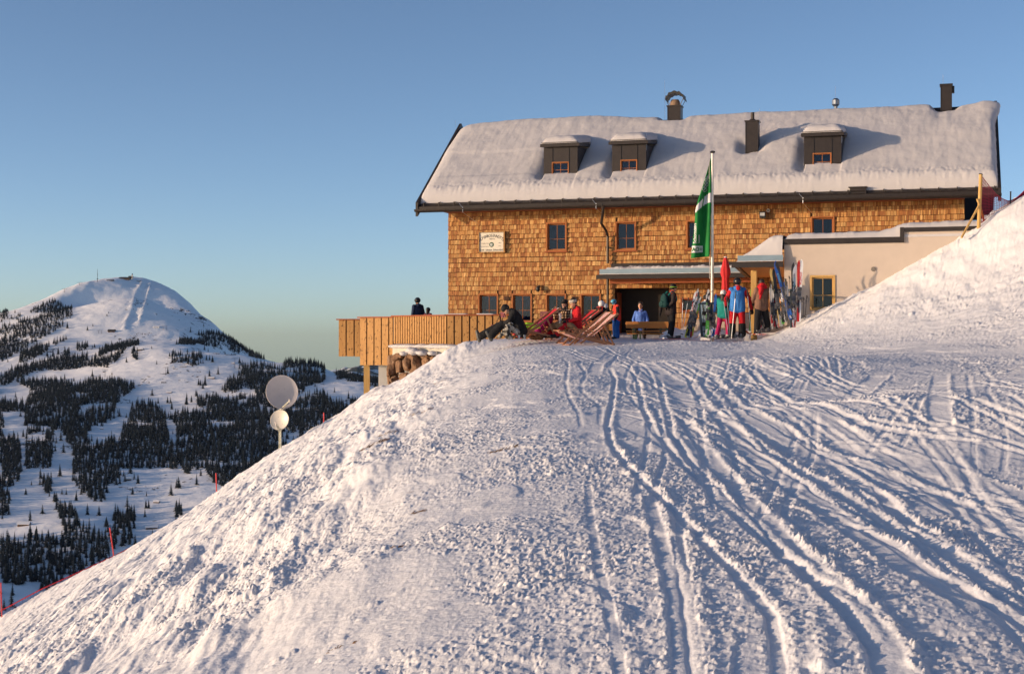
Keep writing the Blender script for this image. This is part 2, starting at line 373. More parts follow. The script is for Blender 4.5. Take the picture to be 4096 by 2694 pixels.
# ------------------------------------------------------------------ far mountains
FC = [  # px, py, distance
 (-300,1300,4900),(0,1251,4900),(71,1235,4900),(164,1202,4950),(246,1169,5000),(328,1135,5050),(393,1123,5100),(470,1116,5150),(546,1117,5200),(601,1131,5200),(683,1164,5150),(765,1221,5100),(819,1262,5000),(863,1306,4950),(918,1358,4900),(985,1400,4850),(1065,1450,4800),
 (0,1350,4600),(200,1300,4600),(350,1220,4850),(500,1190,4850),(600,1200,4850),(720,1260,4800),(800,1330,4650),(300,1330,4550),(450,1300,4600),(600,1310,4600),(560,1368,4450),(700,1370,4450),(850,1395,4420),(300,1400,4350),(0,1450,4250),(150,1420,4300),
 (562,1384,4150),(640,1378,4130),(700,1379,4120),(760,1384,4120),(820,1398,4120),(890,1415,4120),(950,1425,4120),(1020,1440,4100),(1092,1453,4080),
 (420,1440,4050),(250,1500,3950),(600,1440,3950),(800,1460,3900),(950,1490,3850),(600,1520,3750),(400,1520,3800),(0,1540,3850),(120,1560,3800),(800,1540,3700),(1000,1520,3750),(600,1600,3550),(300,1620,3450),(0,1640,3400),(800,1640,3400),(1000,1600,3500),
 (500,1720,3200),(200,1750,3050),(0,1780,3000),(750,1760,3050),(1000,1760,3050),(600,1880,2800),(300,1900,2700),(0,1950,2600),(800,1900,2700),(1000,1900,2700),(600,2050,2450),(300,2100,2300),(0,2200,2200),(800,2080,2350),(300,2280,2100),(100,2400,1950),(0,2520,1850),(-300,2300,2000),(-300,1900,2700),(-300,1500,4000),
 (1130,1462,4050),(1200,1462,4050),(1260,1462,4000),(1300,1485,3950),(1340,1500,3900),(1380,1512,3850),(1420,1516,3800),(1455,1520,3800),(1500,1528,3800),(1560,1540,3800),
 (1200,1520,3800),(1300,1560,3600),(1400,1560,3600),(1450,1590,3550),(1150,1600,3500),(1300,1650,3350),(1200,1800,3000),(1200,1950,2600),(1450,1700,3200),(1500,1640,3400),(1600,1750,3100),(1900,1600,3600),(1900,2000,2600),(1200,2200,2200)]
fp = np.array([[(x-CX)/F*Y, Y, (HY-y)/F*Y] for x, y, Y in FC])
bk = []                                       # the far side of the ridges
for x, y, Y in FC:
    X = (x-CX)/F*Y
    if Y >= 4750 and y < 1460: bk += [(X*1.025, Y*1.025, (HY-y)/F*Y-(14 if not 500 < x < 640 else 44))]
    if Y >= 4750 and y < 1460: bk += [(X*1.12, Y*1.12, (HY-y)/F*Y-190), (X*1.35, Y*1.35, -420)]
    if 1130 <= x and Y >= 3800 and y < 1545: bk += [(X*1.14, Y*1.14, (HY-y)/F*Y-170), (X*1.4, Y*1.4, -520)]
fp = np.array([tuple(a) for a in fp]+bk+[(-3500, 5200, -100), (-3800, 3500, -350), (-3300, 2000, -600), (-1200, 1400, -640), (0, 1300, -640), (900, 1500, -600), (-2200, 1200, -680), (2500, 4000, -450), (2500, 1500, -600), (-4500, 7500, -500), (3000, 7500, -600), (-600, 7600, -560)])
TF = TPS(fp, 1500., 2e-4)
fx = np.linspace(-3600, 1500, 640); fy = np.concatenate([np.linspace(1250, 5400, 640), np.linspace(5400, 7600, 60)[1:]])
cxl = np.linspace(-3600, 1500, 160); cyl = np.linspace(1250, 7600, 200); clat = TF(*np.meshgrid(cxl, cyl))
def far_base(x, y):
    u = np.clip((x-cxl[0])/(cxl[1]-cxl[0]), 0, 158.999); v = np.clip((y-cyl[0])/(cyl[1]-cyl[0]), 0, 198.999); i = u.astype(int); j = v.astype(int); a = u-i; b = v-j
    return (clat[j, i]*(1-a)+clat[j, i+1]*a)*(1-b)+(clat[j+1, i]*(1-a)+clat[j+1, i+1]*a)*b
def far_z(x, y):
    zb = far_base(x, y)
    return zb+6*fbm(x/260, y/260, 4, 201)+2.2*np.abs(fbm(x/60, y/60, 3, 205))-1.0*np.abs(fbm(x/26, y/30, 2, 207))
FX, FY = np.meshgrid(fx, fy); FZ = far_z(FX, FY)
def fproj(x, y, z): return CX+F*x/y, HY-F*z/y
u_, v_ = fproj(FX, FY, FZ)
# groomed steep run: a mogul strip between two banks below the summit
def inpoly(px, py, poly):
    poly = np.array(poly, float); c = np.zeros(px.shape, bool); n = len(poly)
    for i in range(n):
        x1, y1 = poly[i]; x2, y2 = poly[i-1]
        c ^= ((y1 > py) != (y2 > py)) & (px < (x2-x1)*(py-y1)/(y2-y1+1e-9)+x1)
    return c
k7 = lambda pts: [(x*.5462, 1000+y*.5462) for x, y in pts]
k8 = lambda pts: [(x*.6989, 1600+y*.6989) for x, y in pts]
run_poly = k7([(1045, 235), (1100, 250), (1060, 400), (1015, 540), (905, 582), (960, 440), (990, 340)])
inr = inpoly(u_, v_, run_poly); FZ = FZ+np.where(inr, -1.6+2.2*vnoise(FX/14, FY/16, 301), 0)
def far_snow_rocky():
    t = NT('mountain_snow'); v = t.coord('Object'); a = t.noise(v, .045, 5, .7); b = t.noise(t.coord('Object', loc=(900, 0, 0)), .0045, 3, .5); m_ = t.n('ShaderNodeMath', operation='MULTIPLY'); t.l(a, m_.inputs[0]); t.l(b, m_.inputs[1])
    f = t.ramp(m_.outputs[0], [(.345, (0, 0, 0)), (.37, (1, 1, 1))]); t.col(t.mix(f, (.93, .93, .94), (.07, .055, .05))).set(.85, 0, .2); t.bump(t.noise(v, .03, 6, .65), .7, 3.5); return t.m
for ln in ([(1045, 235), (990, 340), (960, 440), (905, 582)], [(1100, 250), (1085, 320), (1060, 400), (1015, 540)]):
    ln = np.array(k7(ln)); vv = np.linspace(ln[0, 1], ln[-1, 1], 60); uu = np.interp(vv, ln[:, 1], ln[:, 0]); on_ = (v_ > ln[0, 1]-2) & (v_ < ln[-1, 1]+2) & (FY > 4000); FZ = FZ+on_*6*np.exp(-((u_-np.interp(v_, vv, uu))/5)**2)
mountain = grid_obj('mountain_terrain', np.stack([FX, FY, FZ], -1).reshape(-1, 3), len(fx), len(fy), far_snow_rocky(), kind='structure')
# rocky specks in the far snow
ROCKF = M('far_rock', (.06, .05, .045), .9, 0, .4, .05)
# valley floor closing the view below the slope, and the neighbouring ridge west of the photo that shades the valley
vx = np.linspace(-9000, 9000, 60); vy = np.linspace(300, 16000, 60); VX, VY = np.meshgrid(vx, vy)
VZ = -690+30*fbm(VX/900, VY/900, 3, 401)
grid_obj('valley_floor', np.stack([VX, VY, VZ], -1).reshape(-1, 3), 60, 60, SNOWF, kind='structure')
hx = np.linspace(-9500, -4200, 90); hy = np.linspace(-200, 6800, 110); HX, HYY = np.meshgrid(hx, hy)
rd = np.abs(HX+6300); HZ = -700+(np.maximum(0, 1-rd/2100)**.8)*(380+700+120*fbm(HYY/700, HX/900, 4, 411)-np.clip(900-HYY, 0, 1500)*.9)
grid_obj('west_ridge', np.stack([HX, HYY, HZ], -1).reshape(-1, 3), 90, 110, SNOWF, kind='structure')
# distant hills beyond the low saddle
bx = np.linspace(-2600, 1500, 240); by = np.linspace(11000, 16000, 50); BX, BY = np.meshgrid(bx, by)
prof = np.interp(CX+F*bx/14000, [1000, 1250, 1344, 1386, 1410, 1440, 1458, 1482, 1515, 1600, 1800], [1500, 1492, 1486, 1484, 1475, 1466, 1460, 1463, 1470, 1490, 1500])
BZ = -700+((HY-prof)[None]/F*14000+700)*np.maximum(0, 1-((BY-14000)/3000)**2)+40*fbm(BX/300, BY/500, 4, 421)
def hillmat():
    t = NT('hill_forest'); n = t.noise(t.coord('Object'), .004, 6, .65)
    t.col(t.ramp(n, [(.5, (.03, .04, .035)), (.56, (.8, .82, .85))])).set(.9); return t.m
grid_obj('distant_hills', np.stack([BX, BY, BZ], -1).reshape(-1, 3), 240, 50, hillmat(), kind='structure')
# near hillside falling from the snow bank into the valley, hidden by the bank itself
# ---- spruces
def tree_mat():
    t = NT('spruce_needles'); v = t.coord('Object'); n = t.noise(v, .9, 3, .7)
    g = t.ramp(n, [(.35, (.007, .012, .020)), (.66, (.022, .03, .036)), (.80, (.35, .37, .42))]); t.col(g).set(.9, 0, .1); return t.m
NEED = tree_mat()
def spruce_geo(seed, h, r, layers=11, k=9):
    q = random.Random(seed); vs = []; fs = []
    # trunk
    n = 5
    for zz, rr_ in ((0, h*.016), (h*.9, h*.004)):
        for j in range(n): a = 2*math.pi*j/n; vs.append((rr_*math.cos(a), rr_*math.sin(a), zz))
    fs += [(j, (j+1) % n, n+(j+1) % n, n+j) for j in range(n)]
    for i in range(layers):
        t = i/(layers-1); z0 = h*(.07+.86*t); rad = r*(1-t)**.85*(q.uniform(.8, 1.15))+.03*r; hh = h*.11*(1.15-.4*t)
        off = q.uniform(0, 6); b = len(vs); vs.append((0, 0, z0+hh))
        m = k*2 if t < .8 else k+1
        for j in range(m):
            a = off+2*math.pi*j/m; rr_ = rad*(q.uniform(.85, 1.15) if j % 2 == 0 else q.uniform(.35, .6))
            vs.append((rr_*math.cos(a), rr_*math.sin(a), z0-hh*(.45 if j % 2 == 0 else .05)*q.uniform(.6, 1.4)))
        for j in range(m): fs.append((b, b+1+j, b+1+(j+1) % m))
    vs.append((0, 0, h)); b = len(vs)-1
    for j in range(4): a = 2*math.pi*j/4; vs.append((r*.06*math.cos(a), r*.06*math.sin(a), h*.88))
    fs += [(b, b+1+j, b+1+(j+1) % 4) for j in range(4)]
    return vs, fs
def mesh_of(name, g, mat):
    me = bpy.data.meshes.new(name); me.from_pydata(g[0], [], g[1]); me.materials.append(mat); me.update(); return me
SPR = [mesh_of('spruce', spruce_geo(i, 1, r, 12, 7), NEED) for i, r in enumerate((.19, .22, .17, .24, .2, .18))]
LOWG = [spruce_geo(50+i, 1, r, 8, 4) for i, r in enumerate((.2, .23, .18, .21, .25))]
FOR = [k7(p) for p in (
 [(0,570),(60,505),(200,455),(260,430),(330,385),(400,365),(470,420),(465,560),(300,650),(150,740),(20,815),(0,820)],
 [(0,470),(60,445),(60,520),(0,560)],[(470,420),(530,425),(530,500),(480,510)],
 [(140,830),(150,745),(300,690),(370,705),(350,730),(290,780),(160,830)],[(380,685),(490,640),(490,655),(400,700)],
 [(0,930),(100,875),(290,815),(480,790),(640,775),(650,850),(560,870),(480,880),(260,885),(200,920),(120,960),(0,1000)],
 [(640,850),(700,780),(760,710),(870,695),(960,672),(1020,675),(1020,695),(940,710),(880,780),(830,850),(790,865),(700,860)],
 [(555,725),(560,695),(645,700),(645,720),(580,745)],[(462,785),(472,740),(508,745),(510,785)],[(955,740),(975,730),(1005,750),(1010,805),(985,805)],
 [(1255,825),(1262,760),(1340,750),(1345,825)],[(1350,830),(1355,750),(1385,740),(1390,840)],[(1390,850),(1400,760),(1480,770),(1488,830),(1410,852)],
 [(1290,692),(1330,665),(1450,665),(1450,615),(1530,600),(1600,612),(1700,650),(1740,695),(1840,730),(1900,760),(1945,808),(1780,765),(1640,735),(1540,705),(1440,695)],
 [(110,960),(300,960),(400,950),(560,1000),(640,955),(860,955),(970,975),(990,1010),(880,1090),(850,1160),(830,1230),(750,1290),(680,1280),(640,1360),(620,1400),(480,1400),(450,1310),(190,1350),(180,1170),(230,1020)],
 [(0,1110),(100,1115),(170,1135),(170,1180),(0,1185)],[(0,1185),(30,1240),(20,1375),(110,1385),(160,1480),(150,1600),(0,1600)],
 [(970,1130),(1100,1130),(1200,1185),(1220,1260),(1210,1400),(1250,1500),(1300,1600),(880,1600),(870,1400),(900,1300),(960,1200)],
 [(1230,1225),(1300,1205),(1420,1190),(1450,1090),(1560,1070),(1640,1100),(1680,1110),(1760,1070),(1880,1090),(1900,1200),(1950,1280),(2050,1450),(1980,1600),(1340,1600),(1290,1400),(1300,1300)],
 [(1620,1030),(1650,975),(1740,925),(1760,840),(1900,835),(2000,858),(2060,880),(2080,840),(2130,815),(2200,805),(2260,815),(2380,865),(2380,960),(2300,985),(2230,1000),(2220,1080),(2330,1060),(2380,1050),(2380,1320),(2200,1450),(2060,1560),(1950,1300),(1920,1150),(1870,1050),(1790,1000),(1700,1060),(1640,1050)],
 [(190,1550),(190,1425),(330,1405),(335,1345),(390,1345),(390,1450),(370,1600),(190,1600)],
 [(480,1400),(640,1400),(700,1385),(840,1405),(880,1500),(880,1600),(550,1600),(560,1440)])]+[k8(p) for p in (
 [(0,210),(110,240),(120,420),(60,560),(60,650),(0,690)],[(370,180),(490,220),(640,230),(690,280),(690,440),(620,490),(600,600),(470,550),(410,450),(420,300)],
 [(690,240),(700,150),(770,70),(930,80),(1000,300),(1050,390),(1010,370),(950,370),(820,360),(700,330)],
 [(1010,70),(1540,70),(1560,200),(1640,250),(1600,330),(1450,400),(1290,520),(1220,470),(1170,380),(1060,420),(1010,340)],
 [(230,440),(290,450),(300,560),(390,560),(420,640),(450,700),(480,720),(600,780),(620,860),(640,900),(420,1010),(250,1090),(0,1050),(0,790),(90,830),(160,770),(330,800),(370,740),(330,640),(270,530),(235,490)],
 [(600,705),(680,650),(770,650),(780,700),(740,830),(640,850)],[(1003,490),(1035,480),(1042,660),(1010,670)],[(60,1070),(110,1080),(110,1130),(60,1120)])]
FOR += [[(1345,1500),(1460,1512),(1520,1530),(1520,1560),(1440,1530),(1345,1520)], [(1190,1600),(1260,1570),(1420,1640),(1500,1640),(1380,1800),(1190,1800)], [(1400,1600),(1460,1612),(1480,1600),(1500,1590),(1500,1660),(1400,1660)]]
rs = np.random.RandomState(3)
# candidate positions in world space on a jittered lattice; forest where the photographed slope is wooded
g = 9.; X, Y = np.meshgrid(np.arange(-3200, 700, g), np.arange(1700, 5350, g)); X = X+rs.uniform(-.5, .5, X.shape)*g; Y = Y+rs.uniform(-.5, .5, X.shape)*g
X = X.ravel(); Y = Y.ravel(); Z = far_z(X, Y); U, V_ = fproj(X, Y, Z)
vp = (U > -1500) & (U < 2400)
# cheap visibility: drop what lies behind the crest lines
wood_ = np.zeros(len(X), bool)
for p in FOR: wood_ |= inpoly(U, V_, p)
edge = fbm(X/70, Y/70, 3, 501)+.35*fbm(X/24, Y/24, 2, 505)
wood_ &= edge > -.5
outf = (U < -10) | (U > 1530) | (V_ > np.interp(U, [0, 260, 516, 861, 1119, 1348, 1530], [2490, 2350, 2230, 2010, 1830, 1720, 1600]))
wood_ |= outf & (edge > .05) & (V_ > 1330)
sparse = (edge > .30) & (V_ > 1560) & (rs.rand(len(X)) < .05)
sparse |= (V_ > 1180) & (rs.rand(len(X)) < .0012)
glade = fbm(X/120, Y/120, 2, 511) > .62
pick = vp & ((wood_ & ~glade) | sparse) & ((V_ < 1560) | (rs.rand(len(X)) < .97))
summit = inpoly(U, V_, k7([(560, 230), (1300, 230), (1450, 560), (1300, 660), (600, 660), (540, 420)]))
pick &= ~summit
X, Y, Z, U, V_ = X[pick], Y[pick], Z[pick], U[pick], V_[pick]
Hh = 7+19*rs.beta(1.9, 1.8, len(X))*np.interp(Z, [-100, 20, 150], [1, .8, .62]); 
# depth culling against the terrain between camera and tree (top of tree must clear)
vis = np.ones(len(X), bool)
for f_ in (.97, .94, .9, .85, .8, .7, .6):
    zz = far_z(X*f_, Y*f_); ok = (Y*f_ > 1700); vis &= ~(ok & (zz/(Y*f_) > (Z+Hh*.9)/Y))
X, Y, Z, U, V_, Hh = [a[vis] for a in (X, Y, Z, U, V_, Hh)]
print('far trees', len(X))
zone = [('dark spruce in the wood on the left shoulder of the far mountain', 'spruces of the left shoulder wood', lambda u, v: (u < 330) & (v < 1460)),
        ('small dark spruce on the right ridge below the snowy summit', 'spruces along the right ridge', lambda u, v: (u > 680) & (v < 1460)),
        ('dark spruce in the wood beside the satellite dishes', 'spruces beside the dishes', lambda u, v: (u > 880) & (v >= 1440)),
        ('blue-black spruce in the wood at the lower left edge of the mountain', 'spruces at the lower left edge', lambda u, v: (v >= 1750) & (u < 190)),
 ('blue-black spruce in the long dark wood left of the round shaded meadow', 'spruces left of the round meadow', lambda u, v: (v >= 1750) & (u < 430) & (v < 2150)),
 ('blue-black spruce in the lowest wood above the red rope', 'spruces above the red rope', lambda u, v: (v >= 2150)),
 ('blue-black spruce in the shaded wood just above the round meadow', 'spruces above the round meadow', lambda u, v: (v >= 1750)),
        ('dark spruce in the tree rows across the middle of the mountain', 'spruces of the middle rows', lambda u, v: np.ones_like(u, bool))]
sizepx = Hh/Y*F
# prefer trees whose base is not covered by another tree in front: score by size and openness
inview = ~outf[pick][vis] & (U > 2) & (U < 1500)
order = np.argsort(-(sizepx*inview*(1+.9*(edge[pick][vis] < -.2))))
SINGLES = [  # photographed lone trees: (x, y of base) in the zoomed crop, height px in the crop, words
 (493,572,55,'tall lone spruce right of the left shoulder wood, in the snow'),(640,588,40,'wider spruce of the pair on the sunlit snow under the summit'),(680,557,28,'smaller spruce just above the pair on the sunlit snow'),
 (783,482,22,'lower of two tiny spruces on the sunny face under the chapel'),(795,462,18,'upper of two tiny spruces on the sunny face under the chapel'),
 (345,778,55,'leftmost of three open-grown spruces on the lit middle slope'),(388,780,62,'central of three open-grown spruces on the lit middle slope'),(426,765,62,'rightmost of three open-grown spruces on the lit middle slope'),
 (676,716,28,'left spruce of the twin above the middle tree row'),(692,712,34,'right spruce of the twin above the middle tree row'),
 (1111,722,26,'small lone spruce on the crest of the mid shoulder'),(926,822,48,'narrow lone spruce below the timber hut in the middle'),
 (474,948,50,'lone spruce at the left end of the bright pasture'),(541,960,36,'small round spruce on the bright pasture, right of a taller one'),(676,925,60,'bushy spruce under the tree row in the middle pasture'),
 (733,958,58,'slim dark spruce beside the pylon in the middle pasture'),(820,912,26,'tiny spruce alone in the middle pasture'),(1229,905,58,'dark spruce beside the thin lattice pylon'),
 (1242,780,38,'spruce at the left edge of the grove on the mid shoulder'),(1512,806,44,'slim spruce right of the grove on the mid shoulder'),(1535,805,46,'broad spruce right of the grove on the mid shoulder'),(1556,820,54,'tallest spruce right of the grove on the mid shoulder'),
 (1534,924,58,'spruce standing above the orange-lit barn'),(1502,990,84,'big twin-stemmed spruce left of the orange-lit barn'),(1455,988,56,'spruce to the left of the big twin-stemmed one'),(1469,990,48,'slim spruce tight beside the big twin-stemmed one'),
 (1442,1068,52,'spruce at the top corner of the big lower wood'),(1366,1132,70,'broad spruce group tree left of the big lower wood'),(1402,1114,56,'slim spruce left of the big lower wood'),
 (1158,1122,50,'left spruce of three in a loose line on the lower pasture'),(1227,1118,54,'middle spruce of three in a loose line on the lower pasture'),(1258,1166,62,'lowest spruce of three in a loose line on the lower pasture'),
 (1168,1158,38,'small spruce under the left one on the lower pasture'),(1754,828,50,'spruce beside the lattice mast on the right saddle'),(1865,838,36,'small spruce on the white saddle right of the mast'),
 (1110,1190,90,'tallest spruce at the top of the central lower wood'),(170,1366,64,'lone spruce in the shaded lower clearing on the left'),(110,460,30,'spruce on the left skyline of the mountain')]
S8 = [(343,435,80,'lone spruce in the steep shaded clearing'),(759,540,46,'single spruce in the round shaded meadow'),(835,618,54,'spruce pair tree beside the hay barn in the shaded meadow'),(851,618,56,'taller spruce beside the hay barn in the shaded meadow'),(790,475,60,'leafless-looking tall tree at the upper edge of the shaded meadow'),(325,825,66,'spruce at the foot of the lit clearing low on the left'),(180,485,30,'tiny spruce on the steep shaded clearing'),(148,540,42,'bushy spruce low on the steep shaded clearing')]
def ray_hit(px, py):
    Y_ = np.linspace(1700, 5350, 2600); X_ = (px-CX)/F*Y_; d = (HY-py)/F*Y_-far_z(X_, Y_); i = np.argmax(d < 0)
    return (X_[i], Y_[i]) if d[i] < 0 else None
def put_tree(x, y, zz, h, label, group, i, nm='spruce_tree'):
    o = bpy.data.objects.new(nm, SPR[i % 6]); COL.objects.link(o); o.location = (x, y, zz-.4); o.scale = (h*1.12, h*1.12, h); o.rotation_euler = (0, 0, i*1.7)
    setp(o, label, 'tree', group)
nlone = 0
for lst, sc_, oy in ((SINGLES, .5462, 1000), (S8, .6989, 1600)):
    for (a, b, hp, lb) in lst:
        r_ = ray_hit(a*sc_, oy+b*sc_)
        if r_ is None: continue
        x_, y_ = r_; zz = float(far_z(np.array([x_]), np.array([y_]))[0]); put_tree(x_, y_, zz, hp*sc_/F*y_, lb, 'lone spruces on the mountain', nlone); nlone += 1
NI = 300-nlone
for i in order[:NI]:
    for lb, gp, fn in zone:
        if fn(U[i:i+1], V_[i:i+1])[0]: break
    put_tree(X[i], Y[i], Z[i], Hh[i], lb, gp, int(i))
vs = []; fs = []; off = 0
for c, i in enumerate(order[NI:]):
    gv, gf = LOWG[c % 5]; a = rs.uniform(0, 6.28); ca, sa = math.cos(a)*Hh[i]*1.15, math.sin(a)*Hh[i]*1.15; gv = np.array(gv)
    vs.append(np.stack([gv[:, 0]*ca-gv[:, 1]*sa+X[i], gv[:, 0]*sa+gv[:, 1]*ca+Y[i], gv[:, 2]*Hh[i]+Z[i]-.4], 1)); fs += [tuple(k+off for k in f) for f in gf]; off += len(gv)
me = bpy.data.meshes.new('spruce_forest'); me.from_pydata(np.concatenate(vs).tolist(), [], fs); me.materials.append(NEED); me.update()
fo = bpy.data.objects.new('spruce_forest', me); COL.objects.link(fo); setp(fo, 'dense dark spruce forest covering the mountain flanks', 'forest', None, 'stuff')
# ---- small buildings, masts and lifts of the far mountain
FW = M('far_timber', (.12, .06, .03), .8); FWH = M('far_plaster', (.7, .66, .6), .8); FDK = M('far_dark', (.03, .028, .03), .7)
SNOWC = snow_mat('snow_cap', 6, .02)
def barn(px, py, wpx, hpx, lb, wall=FW, cat='barn', name='barn', roofsnow=True, tower=False, s=(.5462, 1000)):
    r_ = ray_hit(px*s[0], s[1]+py*s[0])
    if r_ is None: return
    x_, y_ = r_; zz = float(far_z(np.array([x_]), np.array([y_]))[0])-1.5; w = wpx*s[0]/F*y_; h = hpx*s[0]/F*y_+1
    o = empty(name, (x_, y_, zz), lb, cat, rnd.uniform(-.2, .2), None)
    MB().box(-w/2, w/2, 0, w*.5, 0, h*.7).obj('wall', wall, o)
    MB().poly([(-w*.56, -w*.06, h*.62), (w*.56, -w*.06, h*.62), (w*.56, w*.25, h*1.1), (-w*.56, w*.25, h*1.1)], (0, 0, h*.12)).poly([(-w*.56, w*.56, h*.62), (w*.56, w*.56, h*.62), (w*.56, w*.25, h*1.1), (-w*.56, w*.25, h*1.1)], (0, 0, h*.12)).obj('roof', SNOWC if roofsnow else FDK, o)
    m = MB()
    for k in range(3): m.box(w*(-.36+.27*k), w*(-.24+.27*k), -.2, .1, h*.25, h*.5)
    m.obj('window', FDK, o)
    if tower:
        MB().box(w*.3, w*.55, 0, w*.25, 0, h*1.6).obj('tower', FWH, o); MB().poly([(w*.28, -.3, h*1.6), (w*.57, -.3, h*1.6), (w*.425, w*.12, h*2.1)], (0, w*.28, 0)).obj('tower_roof', FDK, o)
barn(910, 214, 74, 14, 'long low timber mountain inn just under the summit chapel', FW, 'inn', 'mountain_inn', False)
barn(955, 210, 30, 18, 'white summit chapel with a little tower', FWH, 'chapel', 'chapel', False, True)
barn(1018, 232, 36, 12, 'dark lift station on the right edge of the summit', FW, 'lift station', 'lift_station')
barn(804, 224, 48, 7, 'flat dark shed on the summit plateau left of the inn', FDK, 'shed', 'shed', False)
barn(815, 602, 50, 18, 'lift station with dark roof at the foot of the sunny face', FW, 'lift station', 'lift_station', False)
barn(1143, 568, 44, 12, 'pale lift station at the foot of the mogul run', FWH, 'lift station', 'lift_station')
for a in ((1025,736,44,18,'timber hut on the crest of the mid shoulder'),(1340,856,50,10,'long snow-roofed barn under the grove'),(1545,942,46,14,'orange-lit barn below a lone spruce'),(1270,860,16,9,'tiny brown hut left of the long barn'),
          (1235,1046,40,12,'dark barn in the middle of the lower pasture'),(1017,992,18,11,'left hut of two near bare bushes'),(1035,980,14,9,'right hut of two near bare bushes'),(765,892,24,10,'snow-roofed hay hut in the middle pasture'),
          (1704,832,24,9,'dark hut left of the lattice mast'),(1062,1138,20,12,'hut at the top of the central lower wood'),(1710,764,34,8,'low farm roofs on the right ridge'),(743,1312,26,10,'hut alone on the shaded clearing in the centre'),(210,1396,26,10,'hut alone on the shaded clearing at left')): barn(*a)
for a in ((132,720,66,22,'farmhouse with snowy roof on the shaded clearing low at left'),(735,460,30,18,'hay hut at the top of the round shaded meadow'),(893,588,34,14,'dark hay barn in the round shaded meadow'),(868,738,64,20,'long barn at the foot of the round shaded meadow')): barn(*a, s=(.6989, 1600))
def mast(px, py, hpx, lb, name, arms=False, two=False, sc_=.5462):
    r_ = ray_hit(px*sc_, 1000+py*sc_)
    if r_ is None: return
    x_, y_ = r_; zz = float(far_z(np.array([x_]), np.array([y_]))[0])-1; h = hpx*sc_/F*y_
    o = empty(name, (x_, y_, zz), lb, 'mast' if not arms else 'lift pylon')
    w = .9 if not arms else .7
    for dx in ((-5, 5) if two else (0,)): MB().tube([(dx, 0, 0), (dx, 0, h)], [w, w*.5], 6).obj('pole', FDK, o)
    if arms: MB().bar((-9, 0, h*.97), (9, 0, h*.97), .9, .9).obj('crossarm', FDK, o)
    else: MB().box(-2, 2, -2, 2, h*.2, h*.26).box(-1.3, 1.3, -1.3, 1.3, h*.55, h*.6).obj('platform', FDK, o)
mast(714, 232, 96, 'tall transmitter mast on the summit plateau', 'transmitter_mast')
mast(472, 310, 30, 'chairlift pylon on the left summit ridge, lower one', 'lift_pylon', True); mast(583, 256, 22, 'chairlift pylon on the left summit ridge, upper one', 'lift_pylon', True)
mast(732, 610, 26, 'double lift pylon left of the lift station under the sunny face', 'lift_pylon', True, True); mast(1206, 584, 30, 'double lift pylon right of the pale lift station', 'lift_pylon', True, True)
mast(1720, 866, 78, 'thin lattice pylon on the right saddle', 'power_pylon', True); mast(1214, 915, 60, 'thin lattice pylon beside a dark spruce', 'power_pylon', True); mast(769, 930, 60, 'thin lattice pylon in the middle pasture', 'power_pylon', True)
# ------------------------------------------------------------------ the hut
RZ = -TH
HUT = empty('mountain_hut', A0, 'long wood-shingled mountain hut with a thick snow-covered gabled roof and three dormers', 'hut', RZ)
LEN = 19.45; ZE, ZR, WE, WR = 4.96, 8.72, -1.0, 4.09
SL_ = (ZR-ZE)/(WR-WE)
def roofz(w): return ZE+SL_*(w-WE) if w <= WR else ZR-SL_*(w-WR)
GLASS = NT('window_glass')
def _glass():
    t = GLASS; tr = t.n('ShaderNodeBsdfTransparent'); tr.inputs[0].default_value = (.45, .5, .62, 1); gl = t.n('ShaderNodeBsdfGlossy'); gl.inputs['Roughness'].default_value = .04
    fr = t.n('ShaderNodeFresnel'); fr.inputs[0].default_value = 1.5; mx = t.n('ShaderNodeMixShader')
    t.l(fr.outputs[0], mx.inputs[0]); t.l(tr.outputs[0], mx.inputs[1]); t.l(gl.outputs[0], mx.inputs[2]); t.l(mx.outputs[0], t.out.inputs[0]); return t.m
GLASS = _glass()
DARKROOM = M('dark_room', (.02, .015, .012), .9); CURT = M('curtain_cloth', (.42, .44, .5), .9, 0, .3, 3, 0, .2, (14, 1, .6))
def glass_box(o, u0, u1, z0, z1, w):
    MB().box(u0, u1, w, w+.012, z0, z1).obj('glass', GLASS, o)
